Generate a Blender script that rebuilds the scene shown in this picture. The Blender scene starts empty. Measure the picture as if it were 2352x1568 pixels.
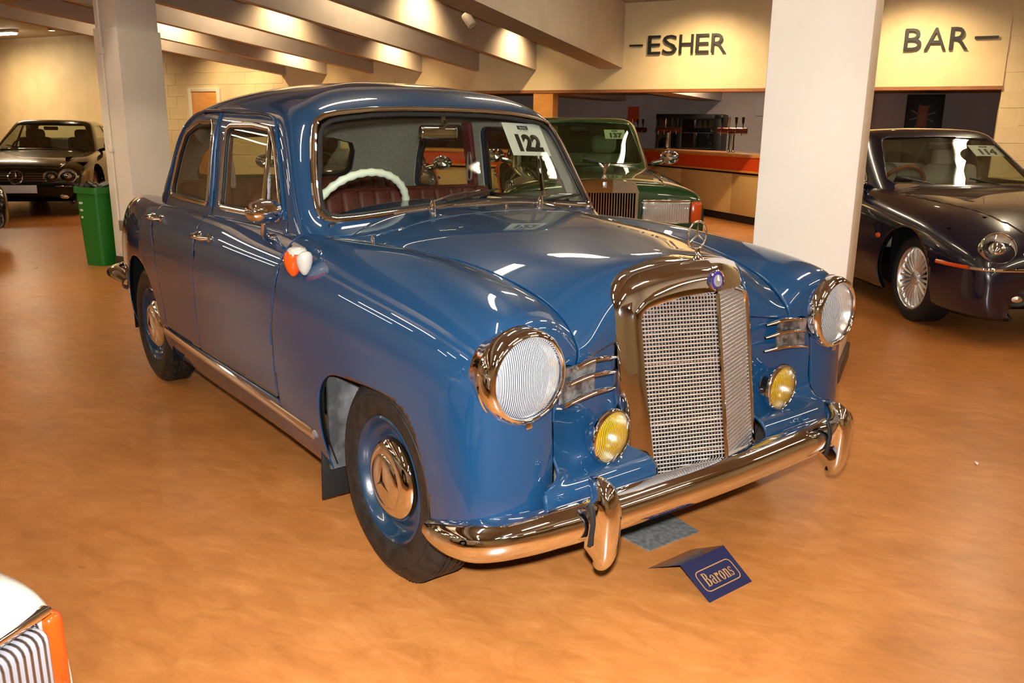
import bpy, bmesh, math, random
import numpy as np
from mathutils import Vector, Matrix
from mathutils.bvhtree import BVHTree

# ------------------------------------------------------------------ camera
PI = math.pi
SC = bpy.context.scene
COL = SC.collection
CAM_F = 1937.0
CAM_C = Vector((2.115, -2.027, 1.372))
CAM_YAW, CAM_PITCH, CAM_ROLL = math.radians(142.085), math.radians(-14.10), math.radians(0.69)

def camera_axes():
    fw = Vector((math.cos(CAM_PITCH) * math.cos(CAM_YAW), math.cos(CAM_PITCH) * math.sin(CAM_YAW), math.sin(CAM_PITCH)))
    r = fw.cross(Vector((0, 0, 1))).normalized()
    u = r.cross(fw)
    c, s = math.cos(CAM_ROLL), math.sin(CAM_ROLL)
    return fw, r * c + u * s, u * c - r * s

FW, RT, UP = camera_axes()
cam = bpy.data.cameras.new('camera')
cam.sensor_width = 36.0
cam.lens = CAM_F * 36.0 / 2352.0
cam.clip_start = 0.05
cam.clip_end = 200
cam_ob = bpy.data.objects.new('camera', cam)
COL.objects.link(cam_ob)
cam_ob.matrix_world = Matrix(((RT.x, UP.x, -FW.x, CAM_C.x), (RT.y, UP.y, -FW.y, CAM_C.y), (RT.z, UP.z, -FW.z, CAM_C.z), (0, 0, 0, 1)))
SC.camera = cam_ob

# ------------------------------------------------------------------ world and exposure
SC.view_settings.view_transform = 'Standard'
SC.view_settings.look = 'None'
SC.view_settings.exposure = 0.3
SC.view_settings.gamma = 1.0
SC.view_settings.use_curve_mapping = False
SC.cycles.use_denoising = True
SC.cycles.max_bounces = 6
SC.cycles.diffuse_bounces = 2
SC.cycles.glossy_bounces = 4
SC.cycles.transmission_bounces = 4
SC.cycles.transparent_max_bounces = 16
SC.cycles.caustics_reflective = False
SC.cycles.caustics_refractive = False
SC.cycles.use_adaptive_sampling = True
SC.cycles.adaptive_threshold = 0.04
SC.cycles.sample_clamp_indirect = 6.0
SC.cycles.blur_glossy = 0.3
world = bpy.data.worlds.new('world')
SC.world = world
world.use_nodes = True
world.node_tree.nodes['Background'].inputs[0].default_value = (1.0, 0.78, 0.52, 1)
world.node_tree.nodes['Background'].inputs[1].default_value = 0.02

# ------------------------------------------------------------------ room frame: the hall is turned against the blue car
ROOM_A = math.radians(26.4)
E1 = Vector((math.cos(ROOM_A), math.sin(ROOM_A), 0))       # along the bar wall, to the right
EN = Vector((-math.sin(ROOM_A), math.cos(ROOM_A), 0))      # towards the bar wall

def pixel_ray(px, py):
    return FW + RT * ((px - 1176) / CAM_F) + UP * ((784 - py) / CAM_F)

def ground_at(px, py, z=0.0):
    d = pixel_ray(px, py)
    return CAM_C + d * ((z - CAM_C.z) / d.z)

def at_depth(px, py, depth):
    return CAM_C + pixel_ray(px, py) * depth

# on-camera flash of the photographer (small, hard shadows)
fl = bpy.data.lights.new('camera_flash', 'SPOT')
fl.energy = 620.0
fl.color = (1.0, 0.97, 0.93)
fl.shadow_soft_size = 0.03
fl.spot_size = math.radians(100)
fl.spot_blend = 1.0
fl_ob = bpy.data.objects.new('camera_flash', fl)
COL.objects.link(fl_ob)
fl_ob.matrix_world = Matrix.Translation(UP * 0.11) @ cam_ob.matrix_world

# ------------------------------------------------------------------ materials
MATS = {}

def _set(n, k, v):
    if k in n.inputs:
        n.inputs[k].default_value = v

def mat(name, color=(0.5, 0.5, 0.5), rough=0.5, metal=0.0, spec=0.5, coat=0.0, coat_rough=0.03, emit=None, emit_s=0.0, trans=0.0, ior=1.45, sss=0.0):
    if name in MATS:
        return MATS[name]
    m = bpy.data.materials.new(name)
    m.use_nodes = True
    b = m.node_tree.nodes['Principled BSDF']
    _set(b, 'Base Color', (*color, 1))
    _set(b, 'Roughness', rough)
    _set(b, 'Metallic', metal)
    _set(b, 'Specular IOR Level', spec)
    _set(b, 'Coat Weight', coat)
    _set(b, 'Coat Roughness', coat_rough)
    _set(b, 'Transmission Weight', trans)
    _set(b, 'IOR', ior)
    if emit:
        _set(b, 'Emission Color', (*emit, 1))
        _set(b, 'Emission Strength', emit_s)
    MATS[name] = m
    return m

def noise_mat(name, c1, c2, scale=8.0, detail=4.0, rough=0.6, bump=0.0, bump_scale=60.0, metal=0.0, spec=0.5, coat=0.0, stretch=(1, 1, 1), lo=0.35, hi=0.65, rough2=None):
    if name in MATS:
        return MATS[name]
    m = mat(name, c1, rough, metal, spec, coat)
    nt = m.node_tree
    b = nt.nodes['Principled BSDF']
    tc = nt.nodes.new('ShaderNodeTexCoord')
    mp = nt.nodes.new('ShaderNodeMapping')
    mp.inputs['Scale'].default_value = stretch
    nt.links.new(tc.outputs['Object'], mp.inputs['Vector'])
    nz = nt.nodes.new('ShaderNodeTexNoise')
    nz.inputs['Scale'].default_value = scale
    nz.inputs['Detail'].default_value = detail
    nt.links.new(mp.outputs['Vector'], nz.inputs['Vector'])
    cr = nt.nodes.new('ShaderNodeValToRGB')
    cr.color_ramp.elements[0].position = lo
    cr.color_ramp.elements[1].position = hi
    cr.color_ramp.elements[0].color = (*c1, 1)
    cr.color_ramp.elements[1].color = (*c2, 1)
    nt.links.new(nz.outputs['Fac'], cr.inputs['Fac'])
    nt.links.new(cr.outputs['Color'], b.inputs['Base Color'])
    if rough2 is not None:
        mr = nt.nodes.new('ShaderNodeMapRange')
        mr.inputs['To Min'].default_value = rough
        mr.inputs['To Max'].default_value = rough2
        nt.links.new(nz.outputs['Fac'], mr.inputs['Value'])
        nt.links.new(mr.outputs['Result'], b.inputs['Roughness'])
    if bump:
        n2 = nt.nodes.new('ShaderNodeTexNoise')
        n2.inputs['Scale'].default_value = bump_scale
        n2.inputs['Detail'].default_value = 3
        nt.links.new(mp.outputs['Vector'], n2.inputs['Vector'])
        bp = nt.nodes.new('ShaderNodeBump')
        bp.inputs['Strength'].default_value = bump
        bp.inputs['Distance'].default_value = 0.01
        nt.links.new(n2.outputs['Fac'], bp.inputs['Height'])
        nt.links.new(bp.outputs['Normal'], b.inputs['Normal'])
    return m

def glass_mat(name, tint=(0.9, 0.95, 0.92), rough=0.0, ior=1.45):
    """thin window glass: clear with a Fresnel reflection"""
    if name in MATS:
        return MATS[name]
    m = bpy.data.materials.new(name)
    m.use_nodes = True
    nt = m.node_tree
    nt.nodes.clear()
    out = nt.nodes.new('ShaderNodeOutputMaterial')
    tr = nt.nodes.new('ShaderNodeBsdfTransparent')
    tr.inputs['Color'].default_value = (*tint, 1)
    gl = nt.nodes.new('ShaderNodeBsdfGlossy')
    gl.inputs['Roughness'].default_value = rough
    lw = nt.nodes.new('ShaderNodeLayerWeight')
    lw.inputs['Blend'].default_value = 0.5
    pw = nt.nodes.new('ShaderNodeMath'); pw.operation = 'POWER'; pw.inputs[1].default_value = 4.0
    nt.links.new(lw.outputs['Facing'], pw.inputs[0])
    fr = nt.nodes.new('ShaderNodeMath'); fr.operation = 'MULTIPLY_ADD'; fr.inputs[1].default_value = 0.9; fr.inputs[2].default_value = 0.045
    nt.links.new(pw.outputs[0], fr.inputs[0])
    mx = nt.nodes.new('ShaderNodeMixShader')
    nt.links.new(fr.outputs[0], mx.inputs[0])
    nt.links.new(tr.outputs[0], mx.inputs[1])
    nt.links.new(gl.outputs[0], mx.inputs[2])
    nt.links.new(mx.outputs[0], out.inputs[0])
    MATS[name] = m
    return m

def ribbed_mat(name, color, axis=1, freq=220.0, rough=0.08, alpha=0.35, strength=0.6, spec=0.6):
    """moulded lamp glass with vertical ribs"""
    if name in MATS:
        return MATS[name]
    m = mat(name, color, rough, 0.0, spec, 0.6)
    nt = m.node_tree
    b = nt.nodes['Principled BSDF']
    b.inputs['Alpha'].default_value = alpha
    tc = nt.nodes.new('ShaderNodeTexCoord')
    sep = nt.nodes.new('ShaderNodeSeparateXYZ')
    nt.links.new(tc.outputs['Object'], sep.inputs[0])
    mu = nt.nodes.new('ShaderNodeMath'); mu.operation = 'MULTIPLY'; mu.inputs[1].default_value = freq
    nt.links.new(sep.outputs[axis], mu.inputs[0])
    si = nt.nodes.new('ShaderNodeMath'); si.operation = 'SINE'
    nt.links.new(mu.outputs[0], si.inputs[0])
    bp = nt.nodes.new('ShaderNodeBump')
    bp.inputs['Strength'].default_value = strength
    bp.inputs['Distance'].default_value = 0.004
    nt.links.new(si.outputs[0], bp.inputs['Height'])
    nt.links.new(bp.outputs['Normal'], b.inputs['Normal'])
    return m

CHROME = mat('chrome', (0.76, 0.79, 0.84), 0.03, 1.0)
RUBBER = mat('rubber', (0.012, 0.012, 0.012), 0.55, 0.0, 0.3)
BLACK = mat('black_plastic', (0.008, 0.008, 0.008), 0.45)
DARK = mat('dark_void', (0.006, 0.006, 0.006), 0.9, 0, 0.1)
GLASS = glass_mat('window_glass', (0.88, 0.92, 0.88))

# ------------------------------------------------------------------ object helpers
def tag(o, label=None, cat=None, group=None, kind=None):
    if label: o['label'] = label
    if cat: o['category'] = cat
    if group: o['group'] = group
    if kind: o['kind'] = kind
    return o

def thing(name, label, cat, loc=(0, 0, 0), rotz=0.0, group=None, scale=1.0):
    o = bpy.data.objects.new(name, None)
    o.empty_display_size = 0.1
    COL.objects.link(o)
    o.location = loc
    o.rotation_euler = (0, 0, rotz)
    o.scale = (scale,) * 3
    return tag(o, label, cat, group)

def mesh_object(name, V, F, material, parent=None, smooth=30.0, label=None, cat=None, group=None, kind=None, flip=False):
    me = bpy.data.meshes.new(name)
    V = [tuple(map(float, v)) for v in V]
    F = [tuple(int(i) for i in (f[::-1] if flip else f)) for f in F]
    me.from_pydata(V, [], F)
    me.materials.append(material)
    if smooth:
        me.polygons.foreach_set('use_smooth', [True] * len(me.polygons))
        me.update()
        if smooth < 179:
            me.set_sharp_from_angle(angle=math.radians(smooth))
    me.update()
    o = bpy.data.objects.new(name, me)
    COL.objects.link(o)
    if parent is not None:
        o.parent = parent
    return tag(o, label, cat, group, kind)

class MB:
    """collects shapes into ONE mesh"""
    def __init__(s): s.V = []; s.F = []
    def add(s, V, F, M=None):
        n = len(s.V)
        for v in V:
            v = Vector(v)
            s.V.append(M @ v if M is not None else v)
        s.F += [tuple(i + n for i in f) for f in F]
        return s
    def box(s, c, d, rz=0.0, M=None, bevel=0.0):
        V, F = rbox(d, bevel)
        T = Matrix.Translation(c) @ Matrix.Rotation(rz, 4, 'Z')
        return s.add(V, F, (M @ T) if M is not None else T)
    def tube(s, path, r, n=10, closed=False, cap=True):
        V, F = tube(path, r, n, closed, cap); return s.add(V, F)
    def lathe(s, prof, n=32, M=None):
        V, F = lathe(prof, n); return s.add(V, F, M)
    def build(s, name, material, parent=None, smooth=30.0, **k):
        return mesh_object(name, s.V, s.F, material, parent, smooth, **k)

_boxc = {}
def rbox(d, bevel=0.0, seg=2):
    """box centred on the origin, dims d, rounded edges"""
    key = (tuple(round(x, 5) for x in d), bevel, seg)
    if key in _boxc: return _boxc[key]
    x, y, z = (k / 2 for k in d)
    if bevel <= 0:
        V = [(-x, -y, -z), (x, -y, -z), (x, y, -z), (-x, y, -z), (-x, -y, z), (x, -y, z), (x, y, z), (-x, y, z)]
        F = [(0, 3, 2, 1), (4, 5, 6, 7), (0, 1, 5, 4), (1, 2, 6, 5), (2, 3, 7, 6), (3, 0, 4, 7)]
    else:
        bm = bmesh.new()
        bmesh.ops.create_cube(bm, size=1.0)
        for v in bm.verts: v.co = Vector((v.co.x * d[0], v.co.y * d[1], v.co.z * d[2]))
        bmesh.ops.bevel(bm, geom=bm.edges[:] , offset=min(bevel, min(d) * 0.49), segments=seg, profile=0.5, affect='EDGES')
        bm.verts.index_update()
        V = [tuple(v.co) for v in bm.verts]
        F = [tuple(v.index for v in f.verts) for f in bm.faces]
        bm.free()
    _boxc[key] = (V, F)
    return V, F

def frames(path, closed=False, up=None):
    P = [Vector(p) for p in path]
    n = len(P)
    T = []
    for i in range(n):
        a = P[(i - 1) % n] if (closed or i > 0) else P[0]
        b = P[(i + 1) % n] if (closed or i < n - 1) else P[-1]
        t = b - a
        T.append(t.normalized() if t.length > 1e-9 else Vector((1, 0, 0)))
    out = []
    if up is None:
        ref = Vector((0, 0, 1)) if abs(T[0].z) < 0.9 else Vector((1, 0, 0))
        nrm = (ref - T[0] * ref.dot(T[0])).normalized()
        for i in range(n):
            nrm = nrm - T[i] * nrm.dot(T[i])
            nrm.normalize()
            out.append((P[i], nrm.copy(), T[i].cross(nrm).normalized()))
    else:
        for i in range(n):
            ref = Vector(up[i]) if not isinstance(up, Vector) else up
            nrm = (ref - T[i] * ref.dot(T[i])).normalized()
            out.append((P[i], nrm, T[i].cross(nrm).normalized()))
    return out

def sweep(path, section, closed=False, up=None, cap=True, scale=None, sec_closed=True):
    """section: list of (n, b) offsets in the frame normal/binormal"""
    fr = frames(path, closed, up)
    m = len(section)
    V = []; F = []
    for k, (p, a, b) in enumerate(fr):
        s = 1.0 if scale is None else scale[k]
        if not isinstance(s, (tuple, list)): s = (s, s)
        for (u, w) in section:
            V.append(p + a * u * s[0] + b * w * s[1])
    N = len(fr)
    for i in range(N if closed else N - 1):
        j = (i + 1) % N
        for q in range(m if sec_closed else m - 1):
            r = (q + 1) % m
            F.append((i * m + q, j * m + q, j * m + r, i * m + r))
    if cap and not closed and sec_closed:
        F.append(tuple(range(m))); F.append(tuple(range((N - 1) * m, N * m))[::-1])
    return V, F

def tube(path, r, n=10, closed=False, cap=True):
    rr = r if isinstance(r, (list, tuple)) else [r] * len(path)
    sec = [(math.cos(2 * PI * i / n), math.sin(2 * PI * i / n)) for i in range(n)]
    return sweep(path, sec, closed, None, cap, [float(x) for x in rr])

def ell(a, b, n=12):
    return [(a * math.cos(2 * PI * i / n), b * math.sin(2 * PI * i / n)) for i in range(n)]

def lathe(prof, n=32):
    """profile (r, h) spun about +X (h along x); r in the yz plane"""
    V = []; F = []
    m = len(prof)
    for i in range(n):
        a = 2 * PI * i / n
        for (r, h) in prof:
            V.append((h, r * math.cos(a), r * math.sin(a)))
    for i in range(n):
        j = (i + 1) % n
        for q in range(m - 1):
            if prof[q][0] < 1e-7 and prof[q + 1][0] < 1e-7: continue
            if prof[q][0] < 1e-7: F.append((i * m + q, i * m + q + 1, j * m + q + 1))
            elif prof[q + 1][0] < 1e-7: F.append((i * m + q, i * m + q + 1, j * m + q))
            else: F.append((i * m + q, i * m + q + 1, j * m + q + 1, j * m + q))
    return V, F

def aim_x(loc, d, roll=0.0, upv=(0, 0, 1)):
    """matrix taking +X to direction d"""
    x = Vector(d).normalized()
    y = Vector(upv).cross(x)
    if y.length < 1e-6: y = Vector((0, 1, 0))
    y.normalize()
    z = x.cross(y)
    M = Matrix(((x.x, y.x, z.x, 0), (x.y, y.y, z.y, 0), (x.z, y.z, z.z, 0), (0, 0, 0, 1)))
    return Matrix.Translation(loc) @ M @ Matrix.Rotation(roll, 4, 'X')

# ------------------------------------------------------------------ spline surfaces that can be cut into panels
def cspline(t, P, ts):
    """natural C2 cubic spline through P (m, ...) at knots t, sampled at ts"""
    t = np.asarray(t, float); P = np.asarray(P, float); ts = np.asarray(ts, float)
    m = len(t); sh = P.shape[1:]; Q = P.reshape(m, -1)
    if m == 2:
        w = ((ts - t[0]) / (t[1] - t[0]))[:, None]
        return (Q[0] * (1 - w) + Q[1] * w).reshape((-1,) + sh)
    h = np.diff(t)
    A = np.zeros((m, m)); B = np.zeros((m, Q.shape[1]))
    A[0, 0] = A[-1, -1] = 1
    for i in range(1, m - 1):
        A[i, i - 1] = h[i - 1]; A[i, i] = 2 * (h[i - 1] + h[i]); A[i, i + 1] = h[i]
        B[i] = 6 * ((Q[i + 1] - Q[i]) / h[i] - (Q[i] - Q[i - 1]) / h[i - 1])
    M = np.linalg.solve(A, B)
    k = np.clip(np.searchsorted(t, ts) - 1, 0, m - 2)
    a = (t[k + 1] - ts)[:, None]; b = (ts - t[k])[:, None]; hk = h[k][:, None]
    R = (M[k] * a ** 3 + M[k + 1] * b ** 3) / (6 * hk) + (Q[k] / hk - M[k] * hk / 6) * a + (Q[k + 1] / hk - M[k + 1] * hk / 6) * b
    return R.reshape((-1,) + sh)

def curve3(P, n):
    P = np.asarray(P, float)
    t = np.concatenate([[0], np.cumsum(np.linalg.norm(np.diff(P, axis=0), axis=1) ** 0.7)])
    return cspline(t, P, np.linspace(0, t[-1], n))

class Surf:
    def __init__(s, V, F, N=None):
        s.V = np.asarray(V, float); s.F = np.asarray(F, int)
        s.N = s.normals() if N is None else N
    def normals(s):
        a = s.V[s.F[:, 1]] - s.V[s.F[:, 0]]; b = s.V[s.F[:, 2]] - s.V[s.F[:, 0]]
        c = np.cross(a, b)
        N = np.zeros_like(s.V)
        for k in range(3): np.add.at(N, s.F[:, k], c)
        return N / np.maximum(np.linalg.norm(N, axis=1), 1e-12)[:, None]
    def mirror(s):
        V = s.V.copy(); V[:, 1] *= -1
        N = s.N.copy(); N[:, 1] *= -1
        return Surf(V, s.F[:, ::-1], N)
    def flipped(s):
        return Surf(s.V, s.F[:, ::-1], -s.N)
    def offset(s, d):
        return Surf(s.V + s.N * d, s.F, s.N)
    def join(s, o):
        return Surf(np.vstack([s.V, o.V]), np.vstack([s.F, o.F + len(s.V)]), np.vstack([s.N, o.N]))
    def bvh(s):
        return BVHTree.FromPolygons([tuple(v) for v in s.V], [tuple(int(i) for i in f) for f in s.F])
    def clip(s, d):
        """keep where d > 0 (value per vertex)"""
        d = np.where(np.abs(d) < 1e-5, -1e-5, d)
        ins = d > 0
        c = ins[s.F].sum(1)
        keep = [s.F[c == 3]]
        V = [s.V]; N = [s.N]
        nv = len(s.V)
        mixed = s.F[(c == 1) | (c == 2)]
        cnt = ins[mixed].sum(1)
        if len(mixed):
            # rotate so that the odd one out is first
            odd = np.where((cnt == 1)[:, None], ins[mixed], ~ins[mixed])
            k = odd.argmax(1)
            r = np.arange(len(mixed))
            A = mixed[r, k]; B = mixed[r, (k + 1) % 3]; C = mixed[r, (k + 2) % 3]
            E = np.vstack([np.stack([A, B], 1), np.stack([A, C], 1)])
            Es = np.sort(E, 1)
            U, inv = np.unique(Es, axis=0, return_inverse=True)
            inv = inv.reshape(-1)
            t = d[U[:, 0]] / (d[U[:, 0]] - d[U[:, 1]])
            t = t[:, None]
            V.append(s.V[U[:, 0]] * (1 - t) + s.V[U[:, 1]] * t)
            nn = s.N[U[:, 0]] * (1 - t) + s.N[U[:, 1]] * t
            N.append(nn / np.maximum(np.linalg.norm(nn, axis=1), 1e-9)[:, None])
            ab = inv[:len(mixed)] + nv; ac = inv[len(mixed):] + nv
            o1 = cnt == 1
            keep.append(np.stack([A[o1], ab[o1], ac[o1]], 1))
            o2 = ~o1
            keep.append(np.stack([ab[o2], B[o2], C[o2]], 1))
            keep.append(np.stack([ab[o2], C[o2], ac[o2]], 1))
        F = np.vstack(keep)
        V = np.vstack(V); N = np.vstack(N)
        used = np.unique(F)
        mp = -np.ones(len(V), int); mp[used] = np.arange(len(used))
        return Surf(V[used], mp[F], N[used])

def grid_surf(G, nu, nv, flip=False, ur=None, vr=None):
    """C2 spline surface through control grid G[u][v]; ur, vr: control index range to keep"""
    G = np.asarray(G, float)
    du = np.linalg.norm(np.diff(G, axis=0), axis=2).mean(1) ** 0.75
    dv = np.linalg.norm(np.diff(G, axis=1), axis=2).mean(0) ** 0.75
    tu = np.concatenate([[0], np.cumsum(du)]); tv = np.concatenate([[0], np.cumsum(dv)])
    ur = ur or (0, len(tu) - 1); vr = vr or (0, len(tv) - 1)
    A = cspline(tu, G, np.linspace(tu[ur[0]], tu[ur[1]], nu))
    A = np.swapaxes(cspline(tv, np.swapaxes(A, 0, 1), np.linspace(tv[vr[0]], tv[vr[1]], nv)), 0, 1)
    V = A.reshape(-1, 3)
    i, j = np.meshgrid(np.arange(nu - 1), np.arange(nv - 1), indexing='ij')
    a = (i * nv + j).ravel(); b = a + nv; c = b + 1; d = a + 1
    F = np.vstack([np.stack([a, b, c], 1), np.stack([a, c, d], 1)])
    if flip: F = F[:, ::-1]
    return Surf(V, F)

def poly_sd(pts, Q):
    """signed distance of points Q (n,2) to closed polygon, + inside"""
    P = np.asarray(pts, float); Q = np.asarray(Q, float)
    A = P; B = np.roll(P, -1, 0)
    best = np.full(len(Q), 1e9); ins = np.zeros(len(Q), bool)
    for a, b in zip(A, B):
        e = b - a; w = Q - a
        L = e @ e
        if L < 1e-14: continue
        t = np.clip((w @ e) / L, 0, 1)
        dd = w - t[:, None] * e
        best = np.minimum(best, (dd * dd).sum(1))
        c1 = (a[1] > Q[:, 1]) != (b[1] > Q[:, 1])
        xi = a[0] + (Q[:, 1] - a[1]) * (b[0] - a[0]) / (b[1] - a[1] if abs(b[1] - a[1]) > 1e-12 else 1e-12)
        ins ^= c1 & (Q[:, 0] < xi)
    best = np.sqrt(best)
    return np.where(ins, best, -best)

def rpoly(pts, r, n=6):
    """polygon with filleted corners; r scalar or one per corner"""
    out = []
    m = len(pts)
    for i in range(m):
        p = np.array(pts[i], float); a = np.array(pts[i - 1], float); b = np.array(pts[(i + 1) % m], float)
        rr = r[i] if isinstance(r, (list, tuple)) else r
        u = a - p; v = b - p
        lu, lv = np.linalg.norm(u), np.linalg.norm(v)
        u /= lu; v /= lv
        ang = math.acos(max(-1, min(1, float(u @ v))))
        if rr <= 0 or ang > PI - 0.02:
            out.append(tuple(p)); continue
        d = min(rr / math.tan(ang / 2), 0.48 * lu, 0.48 * lv)
        p0 = p + u * d; p1 = p + v * d
        for k in range(n + 1):
            t = k / n
            q = p0 * (1 - t) ** 2 + p * 2 * t * (1 - t) + p1 * t * t
            out.append(tuple(q))
    return out

def dense(pts, step=0.02, closed=True):
    out = []
    m = len(pts)
    for i in range(m if closed else m - 1):
        a = np.array(pts[i], float); b = np.array(pts[(i + 1) % m], float)
        k = max(1, int(np.linalg.norm(b - a) / step))
        for q in range(k): out.append(tuple(a + (b - a) * q / k))
    if not closed: out.append(tuple(pts[-1]))
    return out

def shell(name, S, material, parent=None, thick=0.004, inward=True, **k):
    """a cut panel given sheet-metal thickness, with the smooth normals of the uncut surface"""
    n = len(S.V)
    d = -thick if inward else thick
    V = np.vstack([S.V, S.V + S.N * d])
    F = [tuple(f) for f in S.F] + [tuple(f[::-1] + n) for f in S.F]
    e = np.vstack([S.F[:, [0, 1]], S.F[:, [1, 2]], S.F[:, [2, 0]]])
    key = np.sort(e, 1)
    U, idx, cnt = np.unique(key, axis=0, return_index=True, return_counts=True)
    rim = e[idx[cnt == 1]]
    rim = rim[~((np.abs(S.V[rim[:, 0], 1]) < 1e-7) & (np.abs(S.V[rim[:, 1], 1]) < 1e-7))]
    nf = len(F)
    F += [(int(a), int(a + n), int(b + n), int(b)) for a, b in rim]
    me = bpy.data.meshes.new(name)
    me.from_pydata([tuple(map(float, v)) for v in V], [], [tuple(int(i) for i in f) for f in F])
    me.materials.append(material)
    me.polygons.foreach_set('use_smooth', [True] * len(F))
    Nn = S.N
    ra = S.V[rim[:, 1]] - S.V[rim[:, 0]]
    q = np.cross(ra, Nn[rim[:, 0]])
    q = q / np.maximum(np.linalg.norm(q, axis=1), 1e-9)[:, None]
    NL = np.vstack([Nn[S.F.ravel()], -Nn[S.F[:, ::-1].ravel()], np.repeat(q, 4, axis=0)])
    at = me.attributes.new('custom_normal', 'FLOAT_VECTOR', 'CORNER')
    at.data.foreach_set('vector', NL.astype(np.float32).ravel())
    me.update()
    o = bpy.data.objects.new(name, me)
    COL.objects.link(o)
    if parent is not None: o.parent = parent
    return tag(o, k.get('label'), k.get('cat'), k.get('group'), k.get('kind'))

def project(bvh, pts, axis, start, direction):
    """pts 2D -> 3D on the surface along an axis; returns points and normals"""
    out = []
    for p in pts:
        o = [0, 0, 0]
        k = 0
        for a in range(3):
            if a == axis: o[a] = start
            else: o[a] = p[k]; k += 1
        d = [0, 0, 0]; d[axis] = direction
        h = bvh.ray_cast(Vector(o), Vector(d))
        if h[0] is None:
            h = bvh.find_nearest(Vector(o[:axis] + [start * 0.4] + o[axis + 1:]))
        nn = h[1]
        if nn[axis] * direction > 0: nn = -nn
        out.append((h[0], nn))
    return out

def text_mesh(txt, size=1.0, extrude=0.0, bold=0.0, spacing=1.0, shear=0.0, xscale=1.0):
    """flat lettering as (V, F) in the xy plane, centred"""
    c = bpy.data.curves.new('tmp_text', 'FONT')
    c.body = txt; c.size = size; c.extrude = extrude; c.offset = bold; c.space_character = spacing; c.shear = shear
    c.align_x = 'CENTER'; c.align_y = 'CENTER'
    c.resolution_u = 3
    o = bpy.data.objects.new('tmp_text', c)
    COL.objects.link(o)
    dg = bpy.context.evaluated_depsgraph_get()
    me = bpy.data.meshes.new_from_object(o.evaluated_get(dg))
    V = [(v.co.x * xscale, v.co.y, v.co.z) for v in me.vertices]
    F = [tuple(p.vertices) for p in me.polygons]
    bpy.data.objects.remove(o); bpy.data.curves.remove(c); bpy.data.meshes.remove(me)
    return V, F

def copy_tree(o, parent=None):
    c = o.copy()
    COL.objects.link(c)
    c.parent = parent
    for ch in list(o.children): copy_tree(ch, c)
    return c

# ------------------------------------------------------------------ the hall
P0 = at_depth(2285, 318, 10.6)
P0.z = 0.0
def RP(a, b, z=0.0):
    """room point: a along the bar wall, b towards it (0 = wall face), z up"""
    return P0 + E1 * a + EN * b + Vector((0, 0, z))

def room_box(name, a0, a1, b0, b1, z0, z1, material, bevel=0.0, parent=None, **k):
    V, F = rbox((a1 - a0, b1 - b0, z1 - z0), bevel)
    o = mesh_object(name, V, F, material, None, 30 if bevel else 0, **k)
    o.location = RP((a0 + a1) / 2, (b0 + b1) / 2, (z0 + z1) / 2)
    o.rotation_euler = (0, 0, ROOM_A)
    if parent is not None:
        o.parent = parent
        o.matrix_parent_inverse = parent.matrix_basis.inverted()
    return o

WALL_C = noise_mat('cream_wall_paint', (0.70, 0.56, 0.33), (0.76, 0.62, 0.38), 3.0, 4, 0.55, 0.10, 120)
WALL_P = noise_mat('pale_column_paint', (0.82, 0.77, 0.69), (0.85, 0.80, 0.72), 3.0, 4, 0.5, 0.08, 150)
BEAM_M = noise_mat('beam_paint', (0.50, 0.42, 0.34), (0.55, 0.46, 0.37), 4.0, 4, 0.6, 0.1, 120)
CEIL_M = noise_mat('ceiling_paint', (0.44, 0.38, 0.29), (0.48, 0.42, 0.32), 3.0, 3, 0.7)
WOOD = noise_mat('brown_wood', (0.26, 0.10, 0.035), (0.34, 0.14, 0.05), 6.0, 5, 0.45, stretch=(1, 8, 8))
ORANGE_W = noise_mat('orange_wood', (0.60, 0.26, 0.06), (0.68, 0.31, 0.08), 6.0, 5, 0.4, stretch=(1, 8, 2))
SKIRT = mat('dark_skirting', (0.06, 0.03, 0.018), 0.5)
BAR_W = noise_mat('bar_room_wall', (0.52, 0.46, 0.46), (0.56, 0.50, 0.50), 4, 3, 0.8)

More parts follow.
